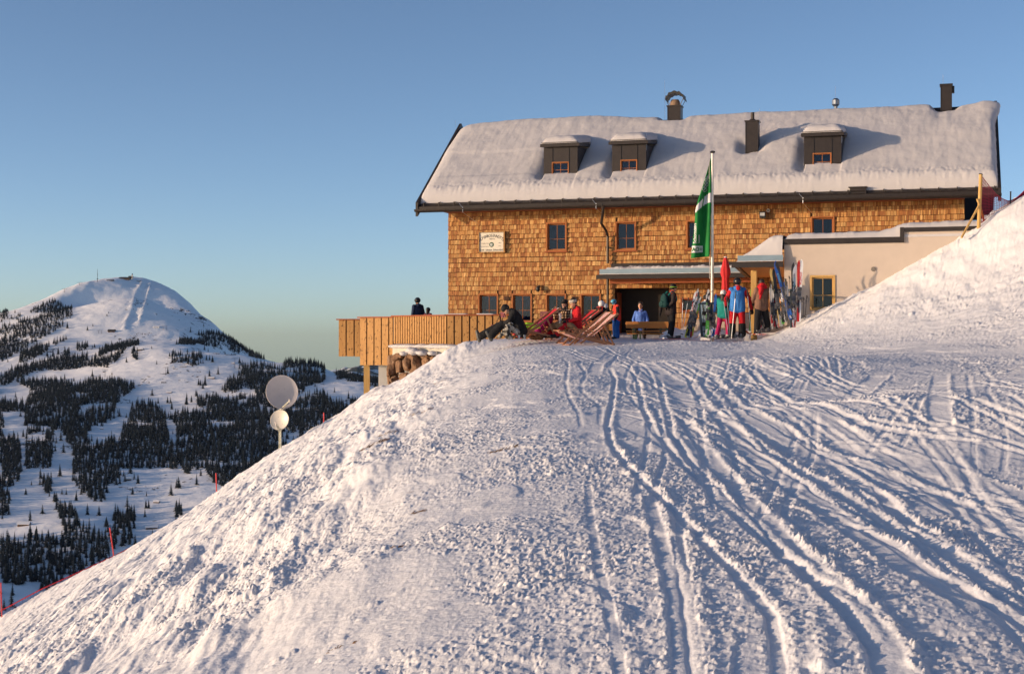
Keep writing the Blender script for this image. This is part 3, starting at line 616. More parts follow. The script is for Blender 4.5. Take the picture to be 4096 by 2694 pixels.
def window(parent, u0, u1, z0, z1, wf=0, curtain=0, casing=W_TRIM, name='window', sub=True, sill=True, bars=True, proud=.03, dep=.17):
    m = MB(); t = .055 if sub else .028
    m.box(u0, u0+t, wf-proud, wf+dep, z0, z1).box(u1-t, u1, wf-proud, wf+dep, z0, z1).box(u0+t, u1-t, wf-proud, wf+dep, z1-t, z1).box(u0+t, u1-t, wf-proud+.01, wf+dep, z0, z0+t)
    a, b, c, d = u0+t, u1-t, z0+t, z1-t; s = .042 if sub else .022; w0, w1 = wf+dep-.07, wf+dep-.01
    m.box(a, a+s, w0, w1, c, d).box(b-s, b, w0, w1, c, d).box(a+s, b-s, w0, w1, c, c+s).box(a+s, b-s, w0, w1, d-s, d)
    if bars:
        uc = (a+b)/2; zc = c+(d-c)*.42; m.box(uc-.008, uc+.008, w0+.012, w1-.012, c+s, d-s).box(a+s, uc-.014, w0+.014, w1-.014, zc-.008, zc+.008).box(uc+.014, b-s, w0+.014, w1-.014, zc-.008, zc+.008)
    o = m.obj(name, casing, parent)
    glass_box(o, a+s, b-s, c+s, d-s, w1-.03) if sub else glass_box(parent, a+s, b-s, c+s, d-s, w1-.03)
    pr = o if sub else parent
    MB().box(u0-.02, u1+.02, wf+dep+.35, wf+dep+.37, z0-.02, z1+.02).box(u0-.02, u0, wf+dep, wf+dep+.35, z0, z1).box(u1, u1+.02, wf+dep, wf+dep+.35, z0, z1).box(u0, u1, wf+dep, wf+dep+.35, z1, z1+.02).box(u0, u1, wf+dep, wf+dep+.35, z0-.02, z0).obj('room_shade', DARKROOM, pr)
    if sill: MB().box(u0-.05, u1+.05, wf-.09, wf-proud-.002, z0-.05, z0-.004).obj('sill', W_FASC, pr)
    if curtain:
        q = MB(); n = 26
        for (x0, x1) in ([(a+.05, b-.05)] if curtain == 1 else [(a+.03, a+.18), (b-.16, b-.05)]):
            vs = []
            for i in range(n+1):
                x = x0+(x1-x0)*i/n; wv = wf+dep+.06+.015*math.sin(i*1.9); vs += [(x, wv, c), (x, wv, d)]
            q.add(vs, [(2*i, 2*i+2, 2*i+3, 2*i+1) for i in range(n)])
        q.obj('curtain', CURT, pr)
        q = MB(); n = 14; vs = []
        for i in range(n+1):
            x = a+.06+(b-a-.12)*i/n; vs += [(x, wf+dep+.03, d), (x, wf+dep+.03, d-.04-.16*math.sin(math.pi*i/n))]
        q.add(vs, [(2*i, 2*i+1, 2*i+3, 2*i+2) for i in range(n)]); q.obj('valance', M('valance_cloth', (.8, .82, .84), .9), pr)
    return o
HOLES = []
def rect(x0, x1, y0, y1, w=0):
    ua, zt = on(x0, y0, w); ub, zb_ = on(x1, y1, w); return ua, ub, zb_, zt
for (x0, x1, y0, y1, c) in ((1913, 1993, 1174, 1290, 1), (2047, 2128, 1174, 1290, 1), (2183, 2265, 1174, 1290, 2), (2321, 2404, 1174, 1290, 2)):
    r = rect(x0, x1, y0, y1); HOLES.append(r); window(HUT, *r, curtain=c)
for (x0, x1, y0, y1) in ((2184, 2267, 890, 1004), (2461, 2545, 886, 1001), (2745, 2830, 881, 996), (3243, 3338, 866, 990)):
    r = rect(x0, x1, y0, y1); HOLES.append(r); window(HUT, *r)
r = rect(2722, 2800, 1191, 1247, 0); HOLES.append(r); window(HUT, *r, casing=W_FASC, sill=False, bars=False)
r = rect(2850, 2925, 1173, 1260, 0); HOLES.append(r); window(HUT, *r, sill=False)
# entrance recess
DU0, _z = on(2458, 1161, 0); DU1, _z = on(2676, 1161, 0); ZL = on(2500, 1152, 0)[1]; ZF = -.45
HOLES.append((DU0, DU1, ZF, ZL))
def cells(u0, u1, z0, z1, holes):
    us = sorted({u0, u1}|{v for h in holes for v in h[:2] if u0 < v < u1}); zs = sorted({z0, z1}|{v for h in holes for v in h[2:] if z0 < v < z1}); out = []
    for a, b in zip(us, us[1:]):
        for c, d in zip(zs, zs[1:]):
            if not any(h[0] < (a+b)/2 < h[1] and h[2] < (c+d)/2 < h[3] for h in holes): out.append((a, b, c, d))
    return out
m = MB()
for a, b, c, d in cells(0, LEN, ZF, 5.35, HOLES): m.add([(a, .05, c), (b, .05, c), (b, .05, d), (a, .05, d)], [(0, 1, 2, 3)])
m.obj('wall_backing', W_DARK, HUT)
# side and back walls with gables
m = MB(); WB = 9.18
def gable(u, du):
    m.poly([(u, .06, ZF), (u, WB-1.0, ZF), (u, WB-1.0, roofz(WB-1)-.22), (u, WR, ZR-.22), (u, .06, roofz(.06)-.22)], (du, 0, 0))
gable(0, .2); gable(LEN-.2, .2); m.box(.2, LEN-.2, WB-1.2, WB-1.0, ZF, 5.3); m.obj('wall', W_DARK, HUT)
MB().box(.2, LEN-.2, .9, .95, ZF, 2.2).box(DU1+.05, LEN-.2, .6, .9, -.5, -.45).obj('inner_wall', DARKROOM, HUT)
# shingles, each one a thin tapered board
def shingle_mat():
    t = NT('larch_shingle'); a = t.n('ShaderNodeAttribute'); a.attribute_name = 'Col'
    n = t.noise(t.coord('Object', (55, 1, 2.0)), 1.0, 5, .65); k = t.ramp(n, [(.3, (.42, .36, .33)), (.5, (.9, .88, .88)), (.72, (1.25, 1.2, 1.15))])
    t.col(t.mix(1.0, a.outputs[0], k, 'MULTIPLY')).set(.75, 0, .25); t.bump(n, .35, .006); return t.m
SH = shingle_mat()
def shingles(u0, u1, z0, z1, holes, w0=.05, row=.183, seed=1, parent=HUT, flip=None, name='shingle_cladding'):
    q = random.Random(seed); m = MB(); z = z0; cs = [(.50, .265, .095), (.56, .32, .125), (.43, .21, .075), (.34, .15, .055), (.62, .38, .155), (.47, .24, .088), (.31, .135, .055), (.54, .29, .11), (.38, .17, .065), (.52, .30, .12)]
    zz = []
    while z < z1: zz.append(z); z += row*q.uniform(.94, 1.06)
    for z in zz:
        u = u0+q.uniform(-.1, 0)
        while u < u1:
            wd2 = q.choice([.045, .055, .065, .08, .095, .125])*q.uniform(.85, 1.15); a = max(u, u0)+.005; b = min(u+wd2, u1)-.005; u += wd2
            if b-a < .012: continue
            segs = [(a, b)]; zt = min(z+row-.015, z1+.12); zb = z+q.uniform(-.006, .006)
            cl = q.choice(cs); f = q.uniform(.9, 1.24); m.col = (min(cl[0]*f, .8), cl[1]*f, cl[2]*f, 1)
            lo = zb; hi = zt
            for h in holes:
                if h[0]-.004 < (a+b)/2 < h[1]+.004 or (a < h[1] and b > h[0]):
                    if lo < h[3] and hi > h[2]:
                        # clip
                        if a < h[0] and b <= h[1]: b = min(b, h[0])
                        elif b > h[1] and a >= h[0]: a = max(a, h[1])
                        elif lo < h[2]: hi = min(hi, h[2])
                        else: lo = max(lo, h[3])
            if b-a < .012 or hi-lo < .02: continue
            t0 = .052+q.uniform(0, .014); t1 = .012+.004*q.random(); k = (zt-lo)/(zt-zb)
            th = t1+(t0-t1)*k
            P_ = [(a, w0-th, lo), (b, w0-th-q.uniform(-.003, .003), lo), (b, w0-.001, lo), (a, w0-.001, lo), (a, w0-t1, hi), (b, w0-t1, hi), (b, w0-.0012, hi), (a, w0-.0012, hi)]
            m.hexa(P_)
    return m.obj(name, SH, parent, color=True)
shingles(0, LEN, ZF, 5.0, HOLES+[(DU0-.0, 13.3, 2.30, 2.72)])
# entrance: side returns, lintel, dark hall, door frame, open door leaf
MB().box(DU0-.04, DU0, .05, 1.2, ZF, ZL).obj('entrance_wall', W_DARK, HUT); MB().box(DU1, DU1+.04, .05, 1.2, ZF, ZL).obj('entrance_wall', W_DARK, HUT)
ZD = on(2550, 1170, 1.2)[1]; uD0 = on(2490, 1200, 1.2)[0]; uD1 = on(2618, 1200, 1.2)[0]
m = MB(); m.box(DU0, DU1, 1.2, 1.26, ZD, ZL+.05); m.box(DU0, uD0, 1.2, 1.26, ZF, ZD).box(DU0, DU1, .05, 1.2, ZL, ZL+.05); m.obj('lintel', W_FASC, HUT)
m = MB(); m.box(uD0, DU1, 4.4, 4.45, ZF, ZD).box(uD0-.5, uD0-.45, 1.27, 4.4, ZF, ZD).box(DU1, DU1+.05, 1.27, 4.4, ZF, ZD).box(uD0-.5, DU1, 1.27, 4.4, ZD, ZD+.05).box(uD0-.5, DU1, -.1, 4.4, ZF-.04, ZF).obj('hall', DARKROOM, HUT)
o = MB().box(uD1, uD1+.11, 1.17, 1.3, ZF, ZD).box(uD1+.11, DU1, 1.2, 1.28, .15, .27).box(uD1+.11, DU1, 1.2, 1.28, 1.0, 1.06).box(uD1+.11, DU1, 1.2, 1.28, ZD-.08, ZD).box(DU1-.06, DU1, 1.2, 1.28, ZF, ZD-.08).obj('door_frame', W_FASC, HUT)
glass_box(o, uD1+.11, DU1-.06, .27, ZD-.08, 1.24)
dr = MB().box(uD0-.02, uD0+.03, .3, 1.15, ZF+.02, ZD-.02).obj('door', W_FASC, HUT); MB().tube([(uD0+.06, .36, .55), (uD0+.06, .36, 1.0)], .014).tube([(uD0+.03, .36, .57), (uD0+.06, .36, .57)], .01).tube([(uD0+.03, .36, .98), (uD0+.06, .36, .98)], .01).obj('handle', M('steel', (.6, .6, .6), .3, 1), dr)
MB().box(uD0-.03, uD0-.024, .5, .95, 1.1, 1.6).obj('glass', GLASS, dr)
# roof
UL = on(1656, 847, -1.15)[0]+.08; UR = LEN+1.15
m = MB(); t = .2
for (wa, wb) in ((WE, WR), (WR, WR+WR-WE)):
    za, zb_ = roofz(wa), roofz(wb); m.hexa([(UL+.05, wa, za-t), (UR-.05, wa, za-t), (UR-.05, wb, zb_-t), (UL+.05, wb, zb_-t), (UL+.05, wa, za), (UR-.05, wa, za), (UR-.05, wb, zb_), (UL+.05, wb, zb_)])
ROOF = m.obj('roof', DARKM, HUT)
for uu, tp in ((UL-.05, .24), (UR-.05, .16)):
    m = MB(); e_ = WE-.06; f_ = WR+WR-WE+.06
    m.add([(uu+d, w_, z_) for d in (0, .10) for w_, z_ in ((e_, roofz(e_)-.3), (WR, ZR-.3), (f_, roofz(f_)-.3), (f_, roofz(f_)+tp), (WR, ZR+tp), (e_, roofz(e_)+tp))],
          [(0, 1, 4, 5), (1, 2, 3, 4), (11, 10, 7, 6), (10, 9, 8, 7), (5, 4, 10, 11), (4, 3, 9, 10), (1, 0, 6, 7), (2, 1, 7, 8), (0, 5, 11, 6), (3, 2, 8, 9)])
    m.obj('bargeboard', DARKM, ROOF)
MB().box(.0, LEN, -.93, .04, 4.80, 4.82).obj('soffit', W_FASC, ROOF)
m = MB(); vs = []; n = 9
for j in range(n): a = math.pi*j/(n-1); vs += [(UL-.06, WE-.12-.085*math.cos(a), 4.88-.10*math.sin(a)), (UR+.06, WE-.12-.085*math.cos(a), 4.88-.10*math.sin(a))]
m.add(vs, [(2*j, 2*j+1, 2*j+3, 2*j+2) for j in range(n-1)])
m.add([vs[2*j] for j in range(n)], [tuple(range(n))]); m.add([vs[2*j+1] for j in range(n)], [tuple(range(n-1, -1, -1))])
m.box(UL, UR, WE-.03, WE-.0, 4.76, 4.985)
k = UL+.4
while k < UR: m.box(k, k+.03, WE-.215, WE-.19, 4.82, 4.91); k += .78
m.obj('gutter', DARKM, ROOF)
m = MB(); k = UL+.25
for zz, ww in ((5.01, -.98), (5.11, -.97)): m.tube([(UL+.15, ww, zz), (UR-.1, ww, zz)], .018, 6)
while k < UR-.1: m.box(k, k+.035, -1.01, -.96, 4.96, 5.15); m.bar((k+.018, -.97, 5.13), (k+.018, -.62, 5.22), .03, .02); k += .62
m.obj('snow_guard', DARKM, ROOF)
# dormers
DORM = [(2175, 2310, 591, 2208, 2275, 649, 702, 'left'), (2448, 2584, 581, 2482, 2549, 640, 696, 'middle'), (3216, 3365, 549, 3251, 3326, 613, 672, 'right')]
DW = .1; DCUT = []; DOBJ = []
for (x0, x1, yt, a0, a1, b0, b1, nm) in DORM:
    u0, z1 = on(x0, yt, DW); u1 = on(x1, yt, DW)[0]; z0 = roofz(DW)-.1
    wa, wb, wz0, wz1 = rect(a0, a1, b0, b1, DW); wback = (z1-ZE)/SL_+WE
    m = MB(); H = [(wa, wb, wz0, wz1)]
    for a, b, c, d in cells(u0, u1, z0, z1, H): m.box(a, b, DW, DW+.06, c, d)
    for uu in (u0, u1-.05): m.poly([(uu, DW+.06, z0), (uu, DW+.06, z1), (uu, wback+.1, z1+.1)], (.05, 0, 0))
    for uu in (u0+.33, u1-.36): m.box(uu, uu+.03, DW-.02, DW, z0, z1-.02)
    D = m.obj('dormer', DARKM, HUT)
    MB().hexa([(u0-.10, DW-.16, z1), (u1+.10, DW-.16, z1), (u1+.10, wback+.5, z1+.28), (u0-.10, wback+.5, z1+.28), (u0-.10, DW-.16, z1+.12), (u1+.10, DW-.16, z1+.12), (u1+.10, wback+.5, z1+.4), (u0-.10, wback+.5, z1+.4)]).tube([(u0-.06, DW-.13, z1+.17), (u1+.06, DW-.13, z1+.17)], .012, 6).obj('dormer_roof', DARKM, D)
    window(D, wa, wb, wz0, wz1, DW, 0, W_TRIM, 'dormer_window', sub=False, sill=False, proud=.025, dep=.1)
    DCUT.append((u0, u1, z1, wback)); DOBJ.append(D)
# snow blanket
nu, nw = 620, 190
us = np.linspace(UL+.06, UR-.05, nu); ws = np.concatenate([np.linspace(WE+.20, WR+1.2, 150), np.linspace(WR+1.2, 2*WR-WE-.02, 41)[1:]])
Ug, Wg = np.meshgrid(us, ws)
rz = np.where(Wg <= WR, ZE+SL_*(Wg-WE), ZR-SL_*(Wg-WR)); rz = np.minimum(rz, ZR-.18+.0*rz)  # rounded ridge
soft = .35; d_ = np.abs(Wg-WR); rz = ZR-SL_*np.sqrt(d_**2+soft**2)+SL_*soft*.35
prof_u = np.array([on(x*1.7217, 300, WR)[0] for x in (1063, 1090, 1150, 1250, 1330, 1400, 1500, 1600, 1700, 1850, 2000, 2100, 2160, 2182, 2210, 2235, 2260, 2285, 2300)])
prof_y = [(x, y) for x, y in zip((1063, 1090, 1150, 1250, 1330, 1400, 1500, 1600, 1700, 1850, 2000, 2100, 2160, 2182, 2210, 2235, 2260, 2285, 2300), (297, 291, 284, 277, 272, 270.5, 272.5, 269.5, 264, 257, 250.5, 246, 244, 251, 250, 246, 242, 239, 241))]
prof_z = np.array([on(x*1.7217, y*1.7217, WR)[1] for x, y in prof_y])
ridge_t = np.interp(us, prof_u, prof_z)-rz[np.argmin(np.abs(ws-WR)), 0]; ridge_t[us < prof_u[0]] = .12
t_ = .42+0*Ug; fr = np.clip((Wg-WE)/(WR-WE), 0, 1.0)
t_ = t_*(1-smooth_clip(fr, .55, 1))+ridge_t[None]*smooth_clip(fr, .55, 1)
t_ += .035*fbm(Ug*.5, Wg*.8, 3, 601)+.012*fbm(Ug*3, Wg*1.2, 3, 605)
# layering steps near the left part, shallow shelf
t_ += .05*smooth_clip(Wg, 1.55, 1.75)*(1-smooth_clip(Ug, 3.5, 6.5))-.03*smooth_clip(Wg, .0, .2)*(1-smooth_clip(Ug, 2, 9))
bul = smooth_clip(-(Wg-WE-.85), 0, .4); t_ += bul*(.015+.028*fbm(Ug*7, Wg*7, 3, 611))
edge_e = np.sqrt(np.clip(1-(1-np.clip((Wg-WE-.20)/.24, 0, 1))**2, 0, 1)); t_ *= edge_e
rag = .05*fbm(Ug*5, Ug*0, 2, 615); edge_u = np.minimum((Ug-us[0])*.45+.01, us[-1]-Ug); t_ *= .2+.8*np.sqrt(np.clip(1-(1-np.clip(edge_u/.25, 0, 1))**2, 0, 1))
# wind scoop and fill round dormers and chimneys
def near_box(u0, u1, w0, w1): return np.hypot(np.maximum(np.maximum(u0-Ug, Ug-u1), 0), np.maximum(np.maximum(w0-Wg, Wg-w1), 0))
for (u0, u1, z1, wb) in DCUT:
    dd = near_box(u0, u1, DW, wb); front = near_box(u0+.1, u1-.1, DW-.1, DW)
    t_ -= .03*np.exp(-(front/.42)**2)*(Wg < DW+.3)*1.0
    side = near_box(u0, u0, DW, wb-.3); t_ -= .25*np.exp(-(side/.28)**2)*(Ug < u0+.02)
    side = near_box(u1, u1, DW, wb-.3); t_ += .04*np.exp(-(side/.6)**2)*(Ug > u1)
CH = []
def chim(x0, x1, yt, w, h_extra=0): u0, z1 = on(x0, yt, w); return u0, on(x1, yt, w)[0], z1
c1_ = chim(2673, 2726, 430, 4.0); c2_ = chim(2982, 3033, 488, 1.25); c4_ = chim(3762, 3808, 345, 4.0)
for (u0, u1, z1), w0 in ((c1_, 3.8), (c2_, 1.2), (c4_, 3.8)):
    dd = near_box(u0, u1, w0, w0+.5); t_ -= .16*np.exp(-(dd/.22)**2)*(np.abs(dd) < 1); s_ = near_box(u0-.15, u0-.05, w0, w0+.5); t_ -= .1*np.exp(-(s_/.2)**2)
# cornice curling over the right verge
cor = smooth_clip(us[None], UR-1.0, UR-.15)*smooth_clip(Wg, 2.4, 3.9)*(1-smooth_clip(Wg, 4.4, 5.2)); t_ += .10*cor
Zs = rz+np.maximum(t_, .01); Us = Ug+.22*cor*smooth_clip(Ug, UR-.5, UR-.06)+.02*fbm(Wg*4, Wg*0, 2, 621)*(Ug > UR-.2)
# skirt down to the roof
Vt = np.stack([Us, Wg, Zs], -1)
Vt = np.concatenate([Vt[:1]*[1, 1, 0]+np.array([0, 0, 0])+np.stack([0*Us[:1], 0*Us[:1], rz[:1]-.12], -1), Vt, Vt[-1:]*[1, 1, 0]+np.stack([0*Us[:1], 0*Us[:1], rz[-1:]-.1], -1)], 0)
L_ = Vt[:, :1].copy(); L_[..., 2] -= .2; L_[..., 0] += .0; R_ = Vt[:, -1:].copy(); R_[..., 2] = np.maximum(R_[..., 2]-.55, np.interp(R_[..., 1], ws, rz[:, 0])-.15); R_[..., 0] = UR-.06
Vt = np.concatenate([L_, Vt, R_], 1)
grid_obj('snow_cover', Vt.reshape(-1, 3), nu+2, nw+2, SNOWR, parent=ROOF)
for (u0, u1, z1, wb), D in zip(DCUT, DOBJ):
    U2, W2 = np.meshgrid(np.linspace(u0-.06, u1+.06, 44), np.linspace(DW-.13, wb+1.5, 80))
    ins = np.clip(np.minimum(U2-(u0-.06), (u1+.06)-U2)/.42, 0, 1); fw_ = np.clip((W2-(DW-.13))/.3, 0, 1)
    dome = np.sqrt(np.clip(1-(1-ins)**2, 0, 1))*np.sqrt(np.clip(1-(1-fw_)**2, 0, 1))
    top = z1+.14+.14*np.clip(W2-DW, 0, 3)+(.30+.03*vnoise(U2*3, W2*3, 631))*dome; kk = smooth_clip(W2, wb+.2, wb+1.4)
    top = top*(1-kk)+(ZE+SL_*(W2-WE)+.1)*kk
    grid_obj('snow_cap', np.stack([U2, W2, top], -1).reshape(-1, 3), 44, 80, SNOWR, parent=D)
# small roof hatch at the eave
uh, zh = on(3432, 757, -.9); MB().box(uh-.28, uh+.28, -.95, -.4, 5.0, 5.24).box(uh-.33, uh+.33, -1.0, -.35, 5.24, 5.27).obj('eave_hatch', DARKM, ROOF)
# chimneys
def chimney(c, w0, zb, cap='none'):
    u0, u1, z1 = c; m = MB(); m.box(u0, u1, w0, w0+.5, zb, z1); m.box(u0-.03, u1+.03, w0-.03, w0+.53, z1, z1+.05)
    for uu in (u0, u1-.03): m.box(uu, uu+.03, w0-.012, w0, zb, z1)
    o = m.obj('chimney', DARKM, HUT); uc = (u0+u1)/2; wc = w0+.25
    if cap == 'curve':
        q = MB(); n = 18; vs = []
        for j in range(n+1):
            a = math.radians(160-145*j/n); r_ = .40+.015*math.sin(j*2.1); x = uc+.03+r_*math.cos(a); zz = z1+.12+r_*math.sin(a)
            vs += [(x, wc-.3, zz), (x, wc+.3, zz), (x, wc+.3, zz+.10+.03*math.sin(j*1.7)), (x, wc-.3, zz+.10+.03*math.sin(j*1.7))]
        fs = []
        for j in range(n):
            for a, b in ((0, 1), (1, 2), (2, 3), (3, 0)): fs.append((4*j+a, 4*j+b, 4*j+4+b, 4*j+4+a))
        fs += [(0, 1, 2, 3), (4*n+3, 4*n+2, 4*n+1, 4*n)]; q.add(vs, fs)
        for du in (-.36, .4):
            q.bar((uc+du*.55, wc-.2, z1), (uc+du, wc-.25, z1+.35), .02, .02).bar((uc+du*.55, wc+.2, z1), (uc+du, wc+.25, z1+.35), .02, .02)
        q.obj('curved_cowl', M('dark_copper', (.05, .045, .04), .5, .5), o); MB().tube([(uc, wc, z1), (uc, wc, z1+.2), (uc, wc, z1+.3)], [.22, .2, .15], 14).obj('flue', M('brown_clay', (.22, .14, .09), .8), o)
    if cap == 'pipe': MB().tube([(uc, wc, z1), (uc, wc, z1+.12)], [.2, .1], 12).tube([(uc, wc, z1+.1), (uc, wc, z1+.38)], .07, 12).obj('flue', DARKM, o)
    if cap == 'side': MB().box(u1, u1+.09, wc-.1, wc+.1, z1-.28, z1-.02).obj('antenna_box', DARKM, o)
    return o
chimney(c1_, 3.8, 8.2, 'curve'); chimney(c2_, 1.2, 5.8, 'pipe'); chimney(c4_, 3.8, 8.0, 'side')
uc, z1 = on(3343, 398, 4.9); MB().tube([(uc, 4.9, 8.0), (uc, 4.9, z1-.22)], .07, 12).tube([(uc, 4.9, z1-.28), (uc, 4.9, z1-.2), (uc, 4.9, z1-.03), (uc, 4.9, z1+.04)], [.09, .15, .15, .08], 12).obj('vent_pipe', M('steel_pipe', (.25, .27, .3), .35, .9), HUT)
m = MB()
for x, y0, y1, w in ((1821, 480, 515, 4.0), (2659, 322, 470, 4.0), (3038, 435, 490, 1.4), (3341, 345, 400, 4.9), (3772, 300, 345, 4.0), (2172, 555, 600, .2), (2586, 535, 590, .2), (3213, 510, 560, .2), (3367, 508, 560, .2)):
    u, za = on(x, y0, w); zb_ = on(x, y1, w)[1]; m.tube([(u, w, zb_-.1), (u, w, za)], .008, 5)
m.obj('lightning_rod', M('aluminium', (.7, .7, .7), .3, 1), HUT)
# rain pipe
u, z = on(2412, 850, -1.12); ub = on(2431, 1000, -.12)[0]
MB().tube([(u, -1.12, 4.82), (u, -1.1, 4.66), (ub-.1, -.75, 4.2), (ub-.02, -.3, 3.95), (ub, -.13, 3.75), (ub, -.13, 2.72)], [.09, .055, .05, .05, .05, .05], 12).tube([(ub, -.13, 2.15), (ub, -.13, -.3)], .05, 12).box(ub-.08, ub+.08, -.15, .02, 3.3, 3.34).obj('rain_pipe', DARKM, HUT)
m = MB()
for x in (1845, 2378, 3205):
    u, z = on(x, 820, -1.18); m.tube([(u-.08, -1.18, 5.06), (u+.02, -1.2, 4.94), (u+.06, -1.18, 4.92), (u+.06, -1.18, 4.72)], .012, 6).tube([(u+.06, -1.18, 4.72), (u+.4, -.1, 4.3)], .006, 5)
m.obj('gutter_clamp', M('steel', (.6, .6, .6), .3, 1), HUT)
# flashing band over the porch
uF0 = on(2443, 1060, -.1)[0]
PLASTER = M('cream_plaster', (.50, .42, .355), .85, 0, .04, 3, .15)
MB().box(uF0, 14.2, -.06, .04, 2.33, 2.71).obj('flashing', DARKM, HUT)
# L-shaped flat canopy (porch roof turning into the canopy beside the annex)
ZT = 2.34; uP0 = on(2402, 1090, -1.2)[0]
ZINC = M('zinc_fascia', (.30, .38, .42), .4, .6, .1, 2)
L0, L1 = 12.05, 12.78; WA = -9.0
poly = [(uP0, -1.2), (L0, -1.2), (L1, WA-.2), (14.13, WA-.2), (14.13, -.07), (uP0, -.07)]
CAN = MB().poly([(a, b, ZT-.22) for a, b in poly], (0, 0, .20)).obj('canopy', W_BENCH, HUT)
def strip(m, p, q, z0, z1, th, out):
    m.hexa([(p[0], p[1], z0), (q[0], q[1], z0), (q[0]+out[0]*th, q[1]+out[1]*th, z0), (p[0]+out[0]*th, p[1]+out[1]*th, z0), (p[0], p[1], z1), (q[0], q[1], z1), (q[0]+out[0]*th, q[1]+out[1]*th, z1), (p[0]+out[0]*th, p[1]+out[1]*th, z1)][::1])
m = MB(); strip(m, (uP0-.03, -1.2), (L0, -1.2), ZT-.05, ZT+.11, .03, (0, -1)); strip(m, (L1-.03, WA-.2), (14.13, WA-.2), ZT-.07, ZT+.09, .03, (0, -1)); strip(m, (L0, -1.23), (L1, WA-.2), ZT-.05, ZT+.09, .03, (-1, 0)); m.obj('fascia', ZINC, CAN)
m = MB(); strip(m, (uP0-.02, -1.24), (L0+.05, -1.24), ZT-.085, ZT-.06, .05, (0, -1)); m.obj('drip_edge', M('bright_zinc', (.75, .72, .68), .35, .6), CAN); m = MB(); strip(m, (L1-.05, WA-.24), (14.13, WA-.24), ZT-.10, ZT-.078, .05, (0, -1)); m.obj('drip_edge', M('bright_zinc', (.75, .72, .68), .35, .6), CAN)
m = MB(); strip(m, (uP0-.12, -1.21), (L0+.1, -1.21), ZT-.26, ZT-.10, .16, (0, -1)); strip(m, (L1-.2, WA-.21), (14.13, WA-.21), ZT-.28, ZT-.12, .14, (0, -1)); strip(m, (L0-.02, -1.4), (L1-.02, WA-.2), ZT-.26, ZT-.12, .12, (-1, 0)); m.obj('gutter', DARKM, CAN)
MB().box(uP0+.3, L0+.2, -.95, -.86, ZT-.42, ZT-.23).obj('beam', W_FASC, CAN)
up, zp = on(3016, 1100, WA+.25); MB().box(up-.085, up+.085, WA+.15, WA+.34, -.3, ZT-.35).obj('post', W_POST, CAN)
# back wall under the canopy: orange boards with a vent
# snow on the flat roofs
def snow_patch(poly_fn, u0, u1, w0, w1, nu_, nw_, zbase, name, parent, seed, T):
    U2, W2 = np.meshgrid(np.linspace(u0, u1, nu_), np.linspace(w0, w1, nw_))
    if poly_fn: lf_ = poly_fn(W2); U2 = lf_+(U2-u0)/(u1-u0)*(u1-lf_)
    h = T(U2, W2)+.02*fbm(U2*4, W2*4, 3, seed)*np.clip(T(U2, W2)*8, 0, 1); h = np.maximum(h, -.01)
    return grid_obj(name, np.stack([U2, W2, zbase+h], -1).reshape(-1, 3), nu_, nw_, SNOWR, parent=parent)
rnd_ = lambda d, r: np.sqrt(np.clip(1-(1-np.clip(d/r, 0, 1))**2, 0, 1))
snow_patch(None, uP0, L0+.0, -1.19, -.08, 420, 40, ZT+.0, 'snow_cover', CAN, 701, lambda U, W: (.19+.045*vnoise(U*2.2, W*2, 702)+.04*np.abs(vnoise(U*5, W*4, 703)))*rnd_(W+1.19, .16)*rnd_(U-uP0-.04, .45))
def canT(U, W):
    left_ = L0+(L1-L0)*np.clip((-1.2-W)/(-1.2-WA+.2), 0, 1); d = U-left_-.02
    return np.clip(.62*smooth_clip(d, -.1, 1.25)+.10, 0, 1)*rnd_(d, .25)*rnd_(W-(WA-.19), .3)*(1+.05*vnoise(U*2, W*1.5, 712))
snow_patch(lambda W: L0+.01+(L1-L0)*np.clip((-1.2-W)/(-1.2-WA+.2), 0, 1), L0-.02, 14.10, WA-.19, -1.2, 90, 260, ZT, 'snow_cover', CAN, 711, canT)
# ------------------------------------------------------------------ plastered annex
AX = empty('plastered_annex', UW(0, 0, 0), 'cream plastered flat-roofed annex in front of the hut, half buried by the snow slope', 'annex', RZ)
uA = on(3137, 976, WA)[0]; uS = on(3603, 949, WA)[0]; zA = 2.80; zB = 3.06; uE = 22.
wu0, wu1, wz0, wz1 = rect(3240, 3341, 1101, 1240, WA)
m = MB()
for a, b, c, d in cells(uA, uE, -1.2, zA, [(wu0, wu1, wz0, wz1)]): m.box(a, b, WA, WA+.25, c, d)
m.box(uS+.08, uE, WA, WA+.25, zA, zB).box(uA, uA+.25, WA+.25, -.1, -1.2, zA).box(uE-.25, uE, WA+.25, -.1, -1.2, zB).obj('wall', PLASTER, AX)
MB().box(uA+.25, uS+.2, WA+.25, -.1, zA-.3, zA-.1).box(uS+.2, uE-.25, WA+.25, -.1, zB-.3, zB-.1).obj('flat_roof', DARKM, AX)
m = MB(); m.box(uA-.07, uS+.08, WA-.07, WA+.28, zA, zA+.12).box(uS-.02, uS+.1, WA-.08, WA+.29, zA-.05, zB+.14).box(uS+.1, uE+.05, WA-.07, WA+.28, zB+.01, zB+.13).box(uA-.07, uA+.28, WA+.28, -.1, zA+.0, zA+.11)
m.box(uA-.05, uS+.06, WA-.045, WA-.002, zA-.05, zA-.002); m.obj('coping', DARKM, AX)
window(AX, wu0, wu1, wz0, wz1, WA, 0, W_POST, 'window', sill=False, dep=.14)
uv_, zv = on(3494, 1076, WA); q = MB(); q.tube([(uv_, WA-.03, zv), (uv_, WA-.001, zv)], .072, 18); 
for k in range(5): q.box(uv_-.055, uv_+.055, WA-.038, WA-.031, zv-.05+k*.022, zv-.042+k*.022)
q.obj('round_vent', M('vent_grey', (.18, .16, .14), .6), AX)
